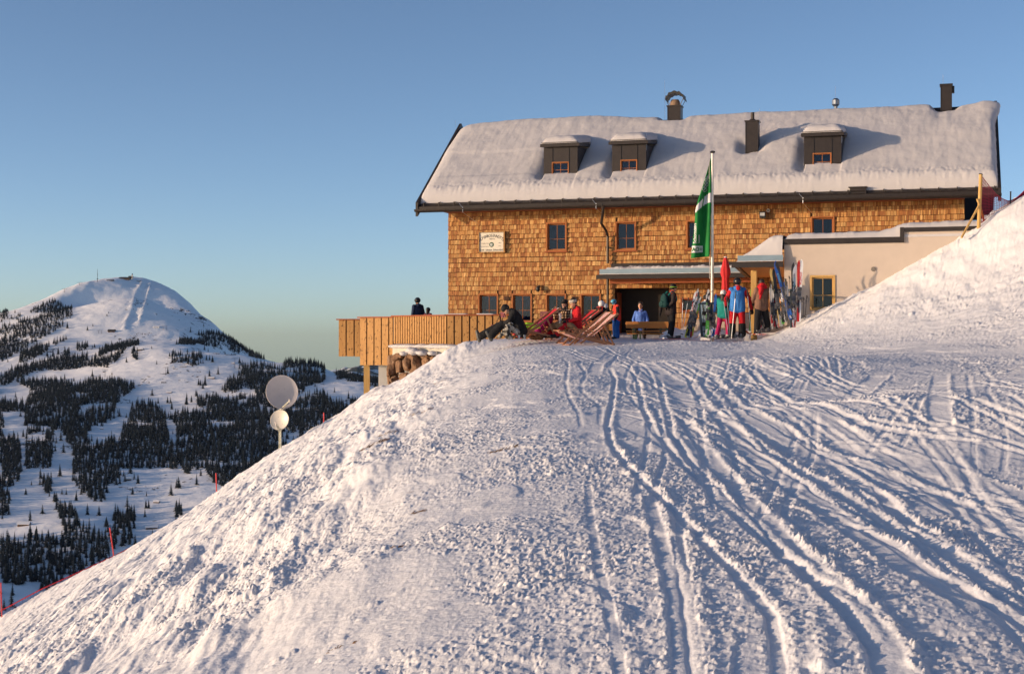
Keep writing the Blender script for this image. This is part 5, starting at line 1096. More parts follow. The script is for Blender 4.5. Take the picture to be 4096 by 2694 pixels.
# ------------------------------------------------------------------ loungers
def stripes(name, a_, b_, n=15):
    t = NT(name); c = t.n('ShaderNodeTexCoord'); sp_ = t.n('ShaderNodeSeparateXYZ'); t.l(c.outputs['Object'], sp_.inputs[0]); mm = t.n('ShaderNodeMath', operation='MULTIPLY'); mm.inputs[1].default_value = n; t.l(sp_.outputs[1], mm.inputs[0])
    f = t.n('ShaderNodeMath', operation='FRACT'); t.l(mm.outputs[0], f.inputs[0]); t.col(t.ramp(f.outputs[0], [(0, a_), (.5, b_)], 'CONSTANT')).set(.85, 0, .1); return t.m
STR = stripes('red_white_stripes', (.42, .03, .04), (.72, .66, .62), 13)
REDF = M('red_canvas', (.50, .015, .025), .8, 0, .1)
def lounger(loc, rz, label, fabric=STR, emblem=False, sc=1.0):
    o = empty('deck_chair', loc, label, 'deck chair', rz, 'wooden deck chairs on the terrace'); o.scale = (sc,)*3
    for s in (-.27, .27): MB().bar((.35, s, .04), (1.55, s, .92), .025, .055).obj('back_rail', W_LOUNGE, o)
    for s in (-.245, .245): MB().bar((-.15, s, .36), (1.45, s, .0), .022, .055).obj('seat_rail', W_LOUNGE, o)
    for s in (-.295, .295): MB().bar((1.10, s, .56), (1.40, s, -.02), .022, .05).obj('rear_leg', W_LOUNGE, o)
    for s in (-.295, .295): MB().bar((-.02, s, -.03), (.42, s, .40), .022, .05).obj('front_leg', W_LOUNGE, o)
    for s in (-.31, .31): MB().bar((.30, s, .41), (.78, s, .37), .03, .022).obj('arm_rail', W_LOUNGE, o)
    MB().tube([(-.13, -.3, .36), (-.13, .3, .36)], .014, 8).tube([(1.53, -.3, .90), (1.53, .3, .90)], .014, 8).tube([(.0, -.3, .0), (.0, .3, .0)], .012, 8).tube([(1.38, -.3, .02), (1.38, .3, .02)], .012, 8).obj('crossbar', W_LOUNGE, o)
    cp = [(-.13, .375), (.05, .28), (.25, .20), (.45, .17), (.65, .20), (.85, .32), (1.05, .48), (1.25, .66), (1.42, .82), (1.53, .915)]; m = MB(); vs = []; w = 9
    for x, z_ in cp:
        for k in range(w): y = -.225+.45*k/(w-1); vs.append((x, y, z_-.02*(1-(y/.225)**2)))
    m.add(vs, [(i*w+k, i*w+k+1, (i+1)*w+k+1, (i+1)*w+k) for i in range(len(cp)-1) for k in range(w-1)]); f = m.obj('canvas', fabric, o, smooth=True); f.modifiers.new('s', 'SUBSURF').levels = 1; so2 = f.modifiers.new('t', 'SOLIDIFY'); so2.thickness = .006
    if emblem:
        q = MB()
        for k in range(7): a_ = 2*math.pi*k/7; q.add([(1.22+.03*math.cos(a_), .03*math.sin(a_), .665), (1.22+.10*math.cos(a_+.2), .10*math.sin(a_+.2), .672+.08*math.cos(a_+.2)), (1.22+.05*math.cos(a_+.5), .05*math.sin(a_+.5), .668+.03)], [(0, 1, 2)])
        q.obj('emblem', FWt, f)
    return o
def gl(px, py, Y): v = P(px, py, Y); return v
lounger(P(2265, 1378, 42.0), math.radians(18), 'front striped deck chair, empty, nearest to the camera', sc=1.0)
lounger(P(2243, 1370, 42.9), math.radians(18), 'second striped deck chair, empty, just behind the front one', sc=1.03)
lounger(P(2040, 1350, 43.6), math.radians(16), 'deck chair with red canvas under the person in the black beanie', REDF)
lounger(P(2118, 1352, 45.2), math.radians(16), 'red deck chair with white emblem beside the green trousers', REDF, True)
lounger(P(2195, 1353, 44.8), math.radians(16), 'red deck chair under the two women with headbands', REDF)
lounger(P(2215, 1352, 46.3), math.radians(16), 'red deck chair behind the woman in the red jacket', REDF, True)
lounger(P(2035, 1352, 48.0), math.radians(16), 'striped deck chair close to the wall behind the black-clad sitter')
# folding bistro chairs
MAR = M('maroon_slat', (.16, .03, .04), .5)
def bistro(loc, rz, label):
    o = empty('bistro_chair', loc, label, 'chair', rz, 'maroon folding chairs')
    MB().box(-.2, .2, .19, .21, .72, .80).obj('back_slat', MAR, o); MB().box(-.2, .2, .18, .20, .82, .90).obj('back_slat', MAR, o)
    m = MB()
    for k in range(4): m.box(-.2, .2, -.2+k*.1, -.13+k*.1, .44, .455)
    m.obj('seat', MAR, o)
    for s in (-.19, .19): MB().tube([(s, -.22, 0), (s, .2, .9)], .011, 6).obj('front_frame', BLK, o)
    for s in (-.17, .17): MB().tube([(s, .22, 0), (s, -.2, .44)], .011, 6).obj('rear_frame', BLK, o)
    MB().tube([(-.19, .1, .66), (.19, .1, .66)], .008, 6).tube([(-.17, .16, .08), (.17, .16, .08)], .008, 6).obj('stay', BLK, o)
    return o
bistro(P(1992, 1350, 50.2), math.radians(-65), 'maroon slatted folding chair at the end of the board railing'); bistro(P(2190, 1350, 49.0), math.radians(160), 'maroon slatted folding chair behind the plaid jacket')
# ------------------------------------------------------------------ benches and table
GRNM = M('bench_green', (.02, .06, .03), .5)
def bench(px0, px1, Y, ztop, zfl, label, back=True, name='bench', cat='bench'):
    a_, b_ = P(px0, HY, Y), P(px1, HY, Y-.1); L = (b_-a_).length; o = empty(name, Vector(((a_.x+b_.x)/2, Y, zfl)), label, cat, -.05); h = ztop-zfl
    if back:
        MB().box(-L/2, L/2, -.03, 0, h-.22, h).obj('backrest', W_BENCH, o, bevel=.02); MB().box(-L/2+.02, L/2-.02, .02, .30, h-.34, h-.31).obj('seat', W_BENCH, o)
    else: MB().box(-L/2, L/2, -.13, .14, h-.035, h).obj('seat', W_BENCH, o, bevel=.01)
    for s in (-L/2+.32, L/2-.32):
        m = MB(); m.box(s-.02, s+.02, .0 if back else -.1, .03 if back else -.07, 0, h-(.02 if back else .04)).box(s-.02, s+.02, .24 if back else .07, .27 if back else .1, 0, h-(.35 if back else .04)).box(s-.02, s+.02, .03 if back else -.07, .24 if back else .07, .05, .08); m.obj('leg', GRNM, o)
    return o
bench(2504, 2682, 48.4, .455, -.15, 'wooden bench with a backrest in front of the entrance'); bench(2508, 2700, 47.9, .06, -.15, 'low bench seat under the backrest board at the entrance', False)
bench(2525, 2720, 50.6, .27, -.2, 'bench on which the man in the blue shirt sits', False)
bench(2404, 2453, 46.6, .36, -.13, 'short bench with backrest under the white-helmeted skier', True)
bench(2335, 2420, 47.1, .32, -.13, 'bench seat left of the white-helmeted skier', False)
bench(2715, 2800, 50.2, .45, -.15, 'bench with backrest behind the left ski rack', True)
tb = empty('beer_table', P(2600, 1355, 49.6), 'narrow wooden beer table between the benches at the entrance', 'table', -.05); MB().box(-.85, .85, -.25, .25, .52, .55).obj('tabletop', W_BENCH, tb); MB().box(-.6, -.56, -.2, .2, 0, .52).obj('leg', GRNM, tb); MB().box(.56, .6, -.2, .2, 0, .52).obj('leg', GRNM, tb)
# low plaster wall behind the skiers
lw = empty('low_wall', UW(10.9, -5.2, 0), 'low cream plaster wall behind the skiers, sloping at its left end', 'wall', RZ)
MB().poly([(-1.2, 0, -.4), (3.2, 0, -.4), (3.2, 0, .75), (.1, 0, .62), (-1.2, 0, -.1)], (0, .2, 0)).obj('wall', PLASTER, lw); MB().poly([(.06, -.03, .63), (3.2, -.03, .76), (3.2, -.03, .80), (.06, -.03, .67)], (0, .26, 0)).obj('coping', ZINC, lw)
sbk = MB(); q = random.Random(8)
for k in range(22):
    f = k/21; c = UW(9.9+4.3*f, -5.6, 0); sbk.ell((c.x, c.y, -.14+.05*math.sin(k)), (.34, .30, .26+.10*q.random()), 12, 8)
o = fuse(sbk.obj('snow_bank', SNOW), .04, 4); o['kind'] = 'structure'
# ------------------------------------------------------------------ skis
def skimat(name, c1, c2, c3, seed):
    t = NT(name); v = t.coord('Object'); sp_ = t.n('ShaderNodeSeparateXYZ'); t.l(v, sp_.inputs[0]); n_ = t.noise(t.coord('Object', (6, 1, 2.2), (seed, seed, seed)), 2.5, 2, .5)
    a_ = t.n('ShaderNodeMath', operation='MULTIPLY_ADD'); t.l(sp_.outputs[2], a_.inputs[0]); a_.inputs[1].default_value = .55; t.l(n_, a_.inputs[2]); f = t.n('ShaderNodeMath', operation='MULTIPLY'); t.l(a_.outputs[0], f.inputs[0]); f.inputs[1].default_value = .72
    q = random.Random(seed); e = sorted(q.uniform(.2, .95) for _ in range(5)); cs = [c1, c2, c1, c3, c1]; t.col(t.ramp(f.outputs[0], [(0, c2)]+list(zip(e, cs)), 'CONSTANT')).set(.3, 0, .5); return t.m
WH, BK, RD, YL, BL, GR, GD, SV, OR = (.7, .7, .72), (.02, .02, .025), (.5, .02, .02), (.65, .62, .05), (.03, .12, .45), (.1, .4, .08), (.45, .33, .12), (.35, .36, .38), (.6, .12, .03)
def ski(b_, t_, w, cols, label, seed, face=(0, -1, 0), text=None, group='skis leaning in the racks', tcol=None):
    b_ = Vector(b_); t_ = Vector(t_); d_ = t_-b_; L = d_.length; z_ = d_.normalized(); y_ = -Vector(face); y_ = (y_-z_*y_.dot(z_)).normalized(); x_ = y_.cross(z_)
    mat = Matrix((x_, y_, z_)).transposed().to_4x4(); mat.translation = b_
    m = MB(); n_ = 26; vs = []
    for i in range(n_+1):
        s = i/n_; ww = w/2*(1-.28*math.sin(math.pi*min(max((s-.03)/.85, 0), 1))); 
        if s > .9: ww *= math.sqrt(max(.02, 1-((s-.9)/.102)**2.2))
        if s < .02: ww *= .8
        cv = 0; 
        if s > .84: cv = -((s-.84)/.16)**2*.10
        th = .006+.010*math.sin(math.pi*min(1, s/.84))
        vs += [(-ww, cv, s*L), (ww, cv, s*L), (ww, cv+th, s*L), (-ww, cv+th, s*L)]
    fs = [(4*i+a_, 4*i+(a_+1) % 4, 4*i+4+(a_+1) % 4, 4*i+4+a_) for i in range(n_) for a_ in range(4)]+[(3, 2, 1, 0), (4*n_, 4*n_+1, 4*n_+2, 4*n_+3)]
    m.add(vs, fs); o = m.obj('ski', skimat('ski_topsheet', *cols, seed)); o.matrix_world = mat; setp(o, label, 'ski', group)
    c = L*.46; q = MB(); q.box(-.035, .035, -.035, -.001, c-.17, c+.17).box(-.04, .04, -.10, -.036, c+.09, c+.17).box(-.035, .035, -.09, -.036, c-.19, c-.09).bar((-.05, -.05, c-.12), (-.075, -.09, c-.28), .012, .02).bar((.05, -.05, c-.12), (.075, -.09, c-.28), .012, .02).box(-.03, .03, -.13, -.09, c-.21, c-.15)
    q.obj('binding', M('binding_grey', (.10, .10, .11), .4, .3, .6, 9), o)
    if text:
        v, f = glyphs(text, .075, .002); q = MB(); q.add([(p_[1]-.028, -.004, L*.80-p_[0]+.0) for p_ in v], f).obj('lettering', M('ski_print_'+text.lower(), tcol or BK, .4), o)
    return o
def stick(b_, t_, label, col=SV, grp='ski poles standing about'):
    b_ = Vector(b_); t_ = Vector(t_); d_ = t_-b_; u = d_.normalized(); o = empty('ski_pole', b_, label, 'ski pole', 0, grp); nm = 'pole_%d_%d' % (int(col[0]*100), int(col[2]*100))
    MB().tube([(0, 0, 0), d_*.88], [.006, .009], 8).obj('shaft', M(nm, col, .35, .5), o); MB().tube([d_*.86, d_*.9, d_], [.013, .018, .016], 8).ell(d_, (.022, .022, .014), 8, 6).obj('grip', BLK, o)
    MB().tube([u*.07, u*.082], [.045, .04], 12).obj('basket', BLK, o); s = d_*.97; MB().tube([s, s+Vector((.05, -.03, -.06)), s+Vector((.04, -.03, -.17)), s+Vector((-.01, -.01, -.13))], .006, 5).obj('strap', BLK, o); return o
R3 = lambda x, y, Y: P(2680+.1725*x, 1120+.1725*y, Y)
R4 = lambda x, y, Y: P(2900+.23*x, 1030+.23*y, Y)
YL_ = 45.0
rk1 = empty('ski_rack', R3(900, 1310, 45.1), 'grey steel ski rack left of the flagpole', 'ski rack'); ro = rk1.location; RK = M('rack_steel', (.07, .10, .12), .5, .5, .25)
for (x0, y0, x1, y1) in ((745, 1320, 650, 260), (1110, 1330, 1165, 520), (965, 1335, 960, 540)): MB().bar(R3(x0, y0, 45.1)-ro, R3(x1, y1, 45.1)-ro, .07, .07, (0, 1, 0)).obj('post', RK, rk1)
MB().bar(R3(680, 545, 45.05)-ro, R3(1200, 527, 45.05)-ro, .05, .06).obj('rail', RK, rk1); MB().bar(R3(760, 1308, 45.1)-ro, R3(1420, 1272, 45.1)-ro, .05, .05).obj('rail', RK, rk1)
for x in (700, 930): MB().bar(R3(x, 262, 45.1)-ro+Vector((0, -.1, -.01)), R3(x+60, 258, 45.1)-ro, .02, .02).obj('hook', RK, rk1)
SK1 = [(385, 1338, 590, 285, (WH, RD, BK), .075, 'white and red ski in the left bundle'), (360, 1325, 560, 480, (BK, YL, WH), .075, 'black and yellow ski low in the left bundle'), (405, 1335, 700, 395, (WH, YL, GR), .07, 'pale yellow-edged ski slanting right in the left bundle'), (510, 1295, 670, 560, (YL, GR, WH), .06, 'thin yellow-green ski in the left bundle'), (440, 1345, 640, 215, (BK, SV, WH), .075, 'dark ski leaning on the rack post'),
  (480, 1330, 610, 320, (RD, BK, WH), .06, 'narrow red ski behind the left bundle'), (420, 1290, 480, 720, (BK, BL, WH), .07, 'short black child ski in the left bundle'),
  (865, 1315, 882, 232, (WH, GR, BK), .135, 'wide white ski with big black letters on the rack'), (972, 1345, 892, 470, (BK, RD, SV), .07, 'dark red-edged ski beside the lettered one'), (970, 1335, 1062, 345, (BL, WH, BL), .085, 'blue ski right of the flagpole'), (1010, 1300, 1030, 620, (BL, BK, WH), .08, 'dark blue ski standing close behind the flagpole'), (1100, 1350, 1120, 700, (SV, BK, WH), .07, 'short grey ski beside the pink trousers')]
for i, (x0, y0, x1, y1, c, w, lb) in enumerate(SK1): ski(R3(x0, y0, YL_-.25-.03*i), R3(x1, y1, YL_+.02), w, c, lb, 20+i, (.15*((i % 3)-1), -1, 0), 'HEAD' if i == 7 else None)
stick(R3(270, 1300, 44.8), R3(300, 400, 44.9), 'left of the two silver ski poles planted beside the dark-clad skier', WH); stick(R3(272, 1310, 44.7), R3(428, 412, 44.9), 'slanting one of the two silver ski poles beside the dark-clad skier', WH)
stick(R3(800, 1240, 44.6), R3(760, 560, 44.9), 'black ski pole hanging on the rack before the red jacket', BK); stick(R3(905, 1340, 44.6), R3(770, 640, 44.9), 'dark ski pole slanting across the rack', BK)
stick(R3(1370, 1365, 43.2), R3(1225, 365, 43.4), 'left ski pole between the teal jacket and the blue jacket', SV); stick(R3(1400, 1365, 43.1), R3(1318, 372, 43.4), 'right ski pole between the teal jacket and the blue jacket', SV)
stick(R4(110, 1415, 42.9), R4(188, 600, 42.95), 'silver ski pole standing behind the man in the blue jacket', WH); stick(R4(460, 1350, 43.0), R4(385, 565, 43.1), 'blue-white ski pole held on the right of the blue jacket', (.35, .5, .6))
YR = 42.4
rk2 = empty('ski_rack', R4(860, 1230, 42.9), 'steel ski rack behind the person in the brown jacket', 'ski rack'); ro = rk2.location
MB().bar(R4(470, 560, 44.4)-ro, R4(1200, 560, 42.3)-ro, .05, .06).obj('rail', RK, rk2); MB().bar(R4(470, 1200, 44.5)-ro, R4(1000, 1150, 42.8)-ro, .05, .05).obj('rail', RK, rk2)
for x, Y in ((480, 44.4), (820, 43.4), (1150, 42.4)): MB().bar(R4(x, 1230, Y)-ro, R4(x, 545, Y)-ro, .06, .06, (0, 1, 0)).obj('post', RK, rk2)
SK2 = [(975, 1190, 795, 195, (GD, GD, BK), .11, 'gold ski with upturned tip in the right rack'), (985, 1195, 835, 200, (BK, SV, BK), .10, 'black ski paired with the gold one'), (1150, 1070, 858, 70, (BL, BL, BL), .115, 'bright blue ski with light lettering leaning left'), (1165, 1080, 890, 85, (BK, BL, BK), .10, 'black base ski paired with the blue one'),
  (1180, 1205, 1180, 98, (BK, BK, BK), .10, 'black ski behind the white lettered pair'), (1200, 1210, 1212, 132, (WH, RD, BK), .115, 'white ski with dark pattern, near the plaster wall'), (1285, 1120, 1332, 38, (WH, WH, RD), .11, 'white ski, second from the right, with black tip'), (1275, 1110, 1278, 52, (RD, BK, OR), .09, 'red and orange ski behind the rightmost white one'),
  (1150, 1050, 1060, 480, (WH, BL, SV), .09, 'pale blue and white ski leaning in the right rack'), (1060, 1120, 960, 600, (BK, SV, WH), .09, 'black and silver ski low in the right rack'), (815, 1240, 790, 470, (WH, RD, WH), .08, 'white and red ski left in the right rack'), (905, 1240, 858, 620, (BK, WH, RD), .08, 'black and white ski beside the gold one'), (870, 1200, 840, 560, (RD, BK, WH), .075, 'dark red ski beside the gold one'),
  (1010, 1150, 985, 540, (BK, GR, WH), .09, 'black ski with green stripes in the right rack'), (1075, 1100, 1020, 420, (SV, BK, BL), .08, 'grey ski half hidden by ski poles'), (445, 1275, 470, 520, (GR, WH, YL), .11, 'green and white freestyle ski left of the brown jacket'), (470, 1280, 505, 540, (WH, GR, BK), .10, 'white and green freestyle ski left of the brown jacket'), (640, 1240, 600, 900, (RD, WH, RD), .08, 'red ski seen between the brown jacket wearer’s legs'), (700, 1250, 650, 960, (WH, BK, RD), .08, 'white ski seen between the brown jacket wearer’s legs'), (930, 1215, 925, 560, (SV, RD, BK), .08, 'silver and red ski in the middle of the right rack')]
for i, (x0, y0, x1, y1, c, w, lb) in enumerate(SK2):
    Y = YR+(1180-x0)/700*1.9 if x0 < 1150 else YR-.35; ski(R4(x0, y0, Y-.25), R4(x1, y1, Y+.0), w, c, lb.replace('’', "'"), 60+i, (.2*((i % 3)-1), -1, 0), {2: 'ATOMIC', 5: 'ATOMIC', 6: 'DYNASTAR'}.get(i), 'skis leaning in the racks', {2: (.2, .5, .6), 6: (.5, .02, .02)}.get(i))
for a_ in ((1085, 1230, 1045, 370, 41.9, 'left of two dark ski poles in front of the right rack', BK), (1105, 1225, 1060, 375, 41.9, 'right of two dark ski poles in front of the right rack', BK), (1140, 640, 1115, 325, 42.2, 'short-looking ski pole hung high near the plaster wall', BK), (1370, 1060, 1365, 690, 41.8, 'inner ski pole at the right end by the window', BK), (1390, 1075, 1425, 660, 41.8, 'outermost ski pole at the right end by the window', BK), (800, 1240, 785, 415, 42.9, 'dark ski pole left of the gold ski', SV), (320, 1300, 305, 1000, 45.3, 'thin ski pole between the two tall skiers', BK)):
    stick(R4(a_[0], a_[1], a_[4]-.1), R4(a_[2], a_[3], a_[4]), a_[5], a_[6])
sb = empty('snowboard', R3(800, 1310, 45.6), 'pale blue snowboard standing behind the left rack', 'snowboard'); m = MB(); pts = [(.14*math.cos(t_)*(1), .0, .14+.14*math.sin(t_)) for t_ in np.linspace(math.pi, 2*math.pi, 9)]+[(.14*math.cos(t_), 0, 1.0+.14*math.sin(t_)) for t_ in np.linspace(0, math.pi, 9)]; m.poly(pts, (0, .012, 0)).obj('board', M('board_blue', (.35, .5, .62), .4), sb)
for z_ in (.4, .75): MB().box(-.08, .08, -.06, -.002, z_-.06, z_+.06).obj('binding', BLK, sb)
# ------------------------------------------------------------------ people
SKIN = M('skin', (.55, .30, .20), .55, 0, .06, 20); HAIRD = M('dark_hair', (.02, .013, .01), .6, 0, .4, 30); LIPS = M('lips', (.40, .10, .09), .5); EYEM = M('eye_dark', (.02, .015, .012), .3)
def cloth(name, c, var=.16, sc=9, rough=.8):
    if name in _mc: return _mc[name]
    t = NT(name); v = t.coord('Object'); n = t.noise(v, sc, 5, .6); t.col(t.ramp(n, [(.3, tuple(x*(1-var) for x in c)), (.7, tuple(x*(1+var) for x in c))])).set(rough, 0, .25)
    t.bump(t.noise(t.coord('Object', (1, 1, .55)), 16, 3, .6, 1.2), .8, .03); _mc[name] = t.m; return t.m
KB = cloth('black_fabric', (.013, .013, .015)); KR = cloth('red_fabric', (.50, .012, .02)); KBL = cloth('blue_fabric', (.045, .20, .55)); KBR = cloth('brown_fabric', (.20, .11, .075)); KT = cloth('teal_fabric', (.01, .22, .19)); KP = cloth('pink_fabric', (.40, .015, .10)); KG = cloth('lime_fabric', (.26, .52, .03)); KN = cloth('navy_fabric', (.02, .035, .08)); KY = cloth('yellow_fabric', (.42, .40, .02)); KDB = cloth('dark_brown_fabric', (.03, .022, .022)); KSH = cloth('shirt_fabric', (.10, .20, .58)); KJ = cloth('jeans_blue', (.02, .11, .38)); KO = cloth('orange_red_fabric', (.75, .05, .03)); KCR = cloth('cream_knit', (.50, .46, .40), .15, 60); KDG = cloth('dark_green_fabric', (.01, .05, .05)); KPU = cloth('plum_fabric', (.12, .03, .06)); KW = M('white_shell', (.7, .7, .7), .35, 0, .05); KBLU = M('blue_shell', (.06, .33, .50), .3, 0, .05); KBK = M('black_shell', (.012, .012, .014), .3)
def plaid():
    t = NT('plaid_fabric'); v = t.coord('Object', (13, 13, 13)); sp_ = t.n('ShaderNodeSeparateXYZ'); t.l(v, sp_.inputs[0]); fs = []
    for i in (1, 2):
        f = t.n('ShaderNodeMath', operation='FRACT'); t.l(sp_.outputs[i], f.inputs[0]); fs.append(t.ramp(f.outputs[0], [(0, (.7, .6, .5)), (.55, (.5, .25, .12)), (.7, (.04, .03, .03))], 'CONSTANT'))
    t.col(t.mix(1.0, fs[0], fs[1], 'MULTIPLY')).set(.9, 0, .2); return t.m
def camo():
    t = NT('grey_camo_cloth'); n = t.noise(t.coord('Object'), 7, 3, .6); t.col(t.ramp(n, [(0, (.03, .03, .03)), (.45, (.10, .09, .075)), (.5, (.36, .34, .30)), (.58, (.20, .18, .16)), (.64, (.45, .43, .4))], 'CONSTANT')).set(.9, 0, .2); t.bump(t.noise(t.coord('Object'), 6, 3), .8, .04); return t.m
V3 = Vector
STAND = dict(pel=(0, 0, .93), che=(0, 0, 1.27), nec=(0, 0, 1.46), hea=(.02, 0, 1.615), shL=(0, .175, 1.40), shR=(0, -.175, 1.40), elL=(-.03, .25, 1.14), elR=(-.03, -.25, 1.14), waL=(.06, .24, .90), waR=(.06, -.24, .90),
  hiL=(0, .09, .92), hiR=(0, -.09, .92), knL=(.03, .11, .50), knR=(.03, -.11, .50), anL=(0, .12, .10), anR=(0, -.12, .10), toL=(.17, .14, .05), toR=(.17, -.14, .05))
def hand(m, w, d, up=V3((0, 0, 1)), thumb=1, k=1.0):
    w = V3(w); d = V3(d).normalized(); s_ = d.cross(up); s_ = s_.normalized() if s_.length > .01 else V3((0, 1, 0)); n = s_.cross(d)
    m.cap(w, w+d*.055*k, .022*k, .033*k, 8); m.cap(w+d*.03*k+s_*.018*k, w+d*.075*k+s_*.02*k, .017*k, .016*k, 8); m.cap(w+d*.03*k-s_*.018*k, w+d*.075*k-s_*.02*k, .017*k, .016*k, 8)
    for i, (o_, L) in enumerate(((-.030, .060), (-.010, .072), (.010, .068), (.028, .052))):
        a = w+d*.085*k+s_*o_*k; b = a+(d*.7-n*.35)*L*.5*k; c = b+(d*.35-n*.8)*L*.5*k; m.cap(a, b, .0088*k, .0082*k, 6); m.cap(b, c, .0082*k, .007*k, 6)
    a = w+d*.03*k+s_*.03*thumb*k; b = a+(d*.6+s_*thumb*.7-n*.2)*.035*k; m.cap(a, b, .011*k, .009*k, 6); m.cap(b, b+(d*.8-n*.4)*.025*k, .009*k, .0075*k, 6)
def person(label, loc, rz, J=None, sc=1.0, jacket=KB, sleeves=None, trousers=KB, boots=KBK, gloves=KB, hat=None, hatmat=KBK, hair=None, face=False, goggles=None, hood=None, collar=None, group=None, bare_arm=False, gaiter=None, slim=1.0, headyaw=0., headpitch=0., fl=1.0, hemz=-.08, legs=True):
    j = {k: V3(v) for k, v in STAND.items()}; j.update({k: V3(v) for k, v in (J or {}).items()})
    o = empty('person', loc, label, 'person', rz, group); o.scale = (sc,)*3
    up_ = (j['hea']-j['nec']).normalized(); HR = Matrix.Rotation(headyaw, 3, 'Z') @ Matrix.Rotation(headpitch, 3, 'Y'); hf = HR @ V3((1, 0, 0)); hu = HR @ V3((0, 0, 1)); hl = HR @ V3((0, 1, 0)); hc = j['hea']
    b = MB(); b.ell(hc, (.094, .076, .118), 18, 14, HR); b.cap(hc+hf*.045-hu*.07, hc+hf*.06-hu*.085, .04, .034, 10); b.cap(hc+hf*.088+hu*.012, hc+hf*.108-hu*.022, .009, .014, 8)
    for s in (1, -1): b.ell(hc+hl*.077*s-hf*.005-hu*.01, (.018, .008, .03), 8, 6, HR)
    b.cap(j['nec']-V3((0, 0, .03)), hc-hu*.05, .052, .048, 10)
    b.cap(j['che'], j['nec'], .11, .06); b.cap(j['pel'], j['che'], .12, .115)
    for s in 'LR':
        b.cap(j['che'], j['sh'+s], .07, .05); b.cap(j['sh'+s], j['el'+s], .045, .036); b.cap(j['el'+s], j['wa'+s], .036, .024)
        b.cap(j['hi'+s], j['kn'+s], .075, .052); b.cap(j['kn'+s], j['an'+s], .052, .036); b.cap(j['an'+s], j['to'+s], .035, .028)
        if gloves is None: hand(b, j['wa'+s], j['wa'+s]-j['el'+s], thumb=1 if s == 'L' else -1)
    fuse(b.obj('body', SKIN, o), .0095, 2)
    if face:
        q = MB()
        for s in (1, -1): q.ell(hc+hf*.083+hl*.030*s+hu*.018, (.008, .012, .007), 8, 6, HR)
        q.obj('eyes', EYEM, o); q = MB()
        for s in (1, -1): q.bar(hc+hf*.088+hl*.016*s+hu*.038, hc+hf*.080+hl*.045*s+hu*.040, .007, .007)
        q.obj('eyebrows', HAIRD, o); MB().ell(hc+hf*.093-hu*.048, (.010, .022, .007), 10, 6, HR).obj('mouth', LIPS, o, smooth=True)
    w = slim
    m = MB(); p_, c_, n_ = j['pel'], j['che'], j['nec']; dn = (p_-c_).normalized(); hem = p_+dn*(-hemz if hemz < 0 else 0)
    m.cap(p_+dn*.07, c_, .14*w, .15*w, 14)
    for s in 'LR':
        a = j['hi'+s]; m.cap(p_+(a-p_)*.95+dn*.07, c_+(j['sh'+s]-c_)*.42, .142*w, .125*w, 12); m.cap(c_+(j['sh'+s]-c_)*.4, j['sh'+s], .115*w, .082*w, 12)
    m.cap(c_, n_-V3((0, 0, .02)), .13*w, .075*w, 12)
    sl = m if sleeves is None else MB()
    for s in 'LR':
        sl.cap(j['sh'+s], j['el'+s], .078*w, .062*w, 12)
        if not bare_arm: sl.cap(j['el'+s], j['wa'+s], .064*w, .048*w, 12)
        else: sl.cap(j['el'+s], j['el'+s]+(j['wa'+s]-j['el'+s])*.25, .06*w, .055*w, 12)
    fuse(m.obj('jacket' if not bare_arm else 'shirt', jacket, o), .015, 3)
    if sleeves is not None: fuse(sl.obj('sleeves', sleeves, o), .015, 3)
    if collar is not None: q = MB(); q.cap(n_-V3((0, 0, .04)), n_+V3((.0, 0, .035)), .082, .072, 14); fuse(q.obj('collar', collar, o), .012, 2)
    if hood is not None: q = MB(); q.ell(n_+V3((-.085, 0, -.02)), (.075, .12, .085), 14, 10); q.cap(n_+V3((-.03, .08, .01)), n_+V3((-.03, -.08, .01)), .05, .05); fuse(q.obj('hood', hood, o), .012, 2)
    if legs:
        m = MB(); m.cap(p_+V3((0, .05, -.03)), p_+V3((0, -.05, -.03)), .115*w, .115*w, 12)
        for s in 'LR': m.cap(j['hi'+s], j['kn'+s], .108*w*fl, .082*w*fl, 12); m.cap(j['kn'+s], j['an'+s]+(j['kn'+s]-j['an'+s])*.12, .082*w*fl, .085*w*fl, 12)
        fuse(m.obj('trousers', trousers, o), .015, 3)
        if gaiter is not None:
            q = MB()
            for s in 'LR': q.cap(j['an'+s]+(j['kn'+s]-j['an'+s])*.75, j['an'+s]+(j['kn'+s]-j['an'+s])*.08, .088*w*fl, .095*w*fl, 12)
            fuse(q.obj('gaiter', gaiter, o), .016, 2)
        for s in 'LR':
            q = MB(); a, t_ = j['an'+s], j['to'+s]; f_ = (t_-a); f_ = f_.normalized(); q.cap(a+(j['kn'+s]-a)*.38, a, .068, .066, 12); q.cap(a-f_*.06+V3((0, 0, -.025)), t_, .056, .050, 12); q.cap(a-f_*.05, a+f_*.08, .06, .055, 10); fuse(q.obj('boot', boots, o), .013, 2)
    if gloves is not None:
        for s in 'LR':
            q = MB(); hand(q, j['wa'+s], j['wa'+s]-j['el'+s], thumb=1 if s == 'L' else -1, k=1.35); q.cap(j['wa'+s]-(j['wa'+s]-j['el'+s]).normalized()*.03, j['wa'+s], .052, .045, 10); fuse(q.obj('glove', gloves, o), .01, 1)
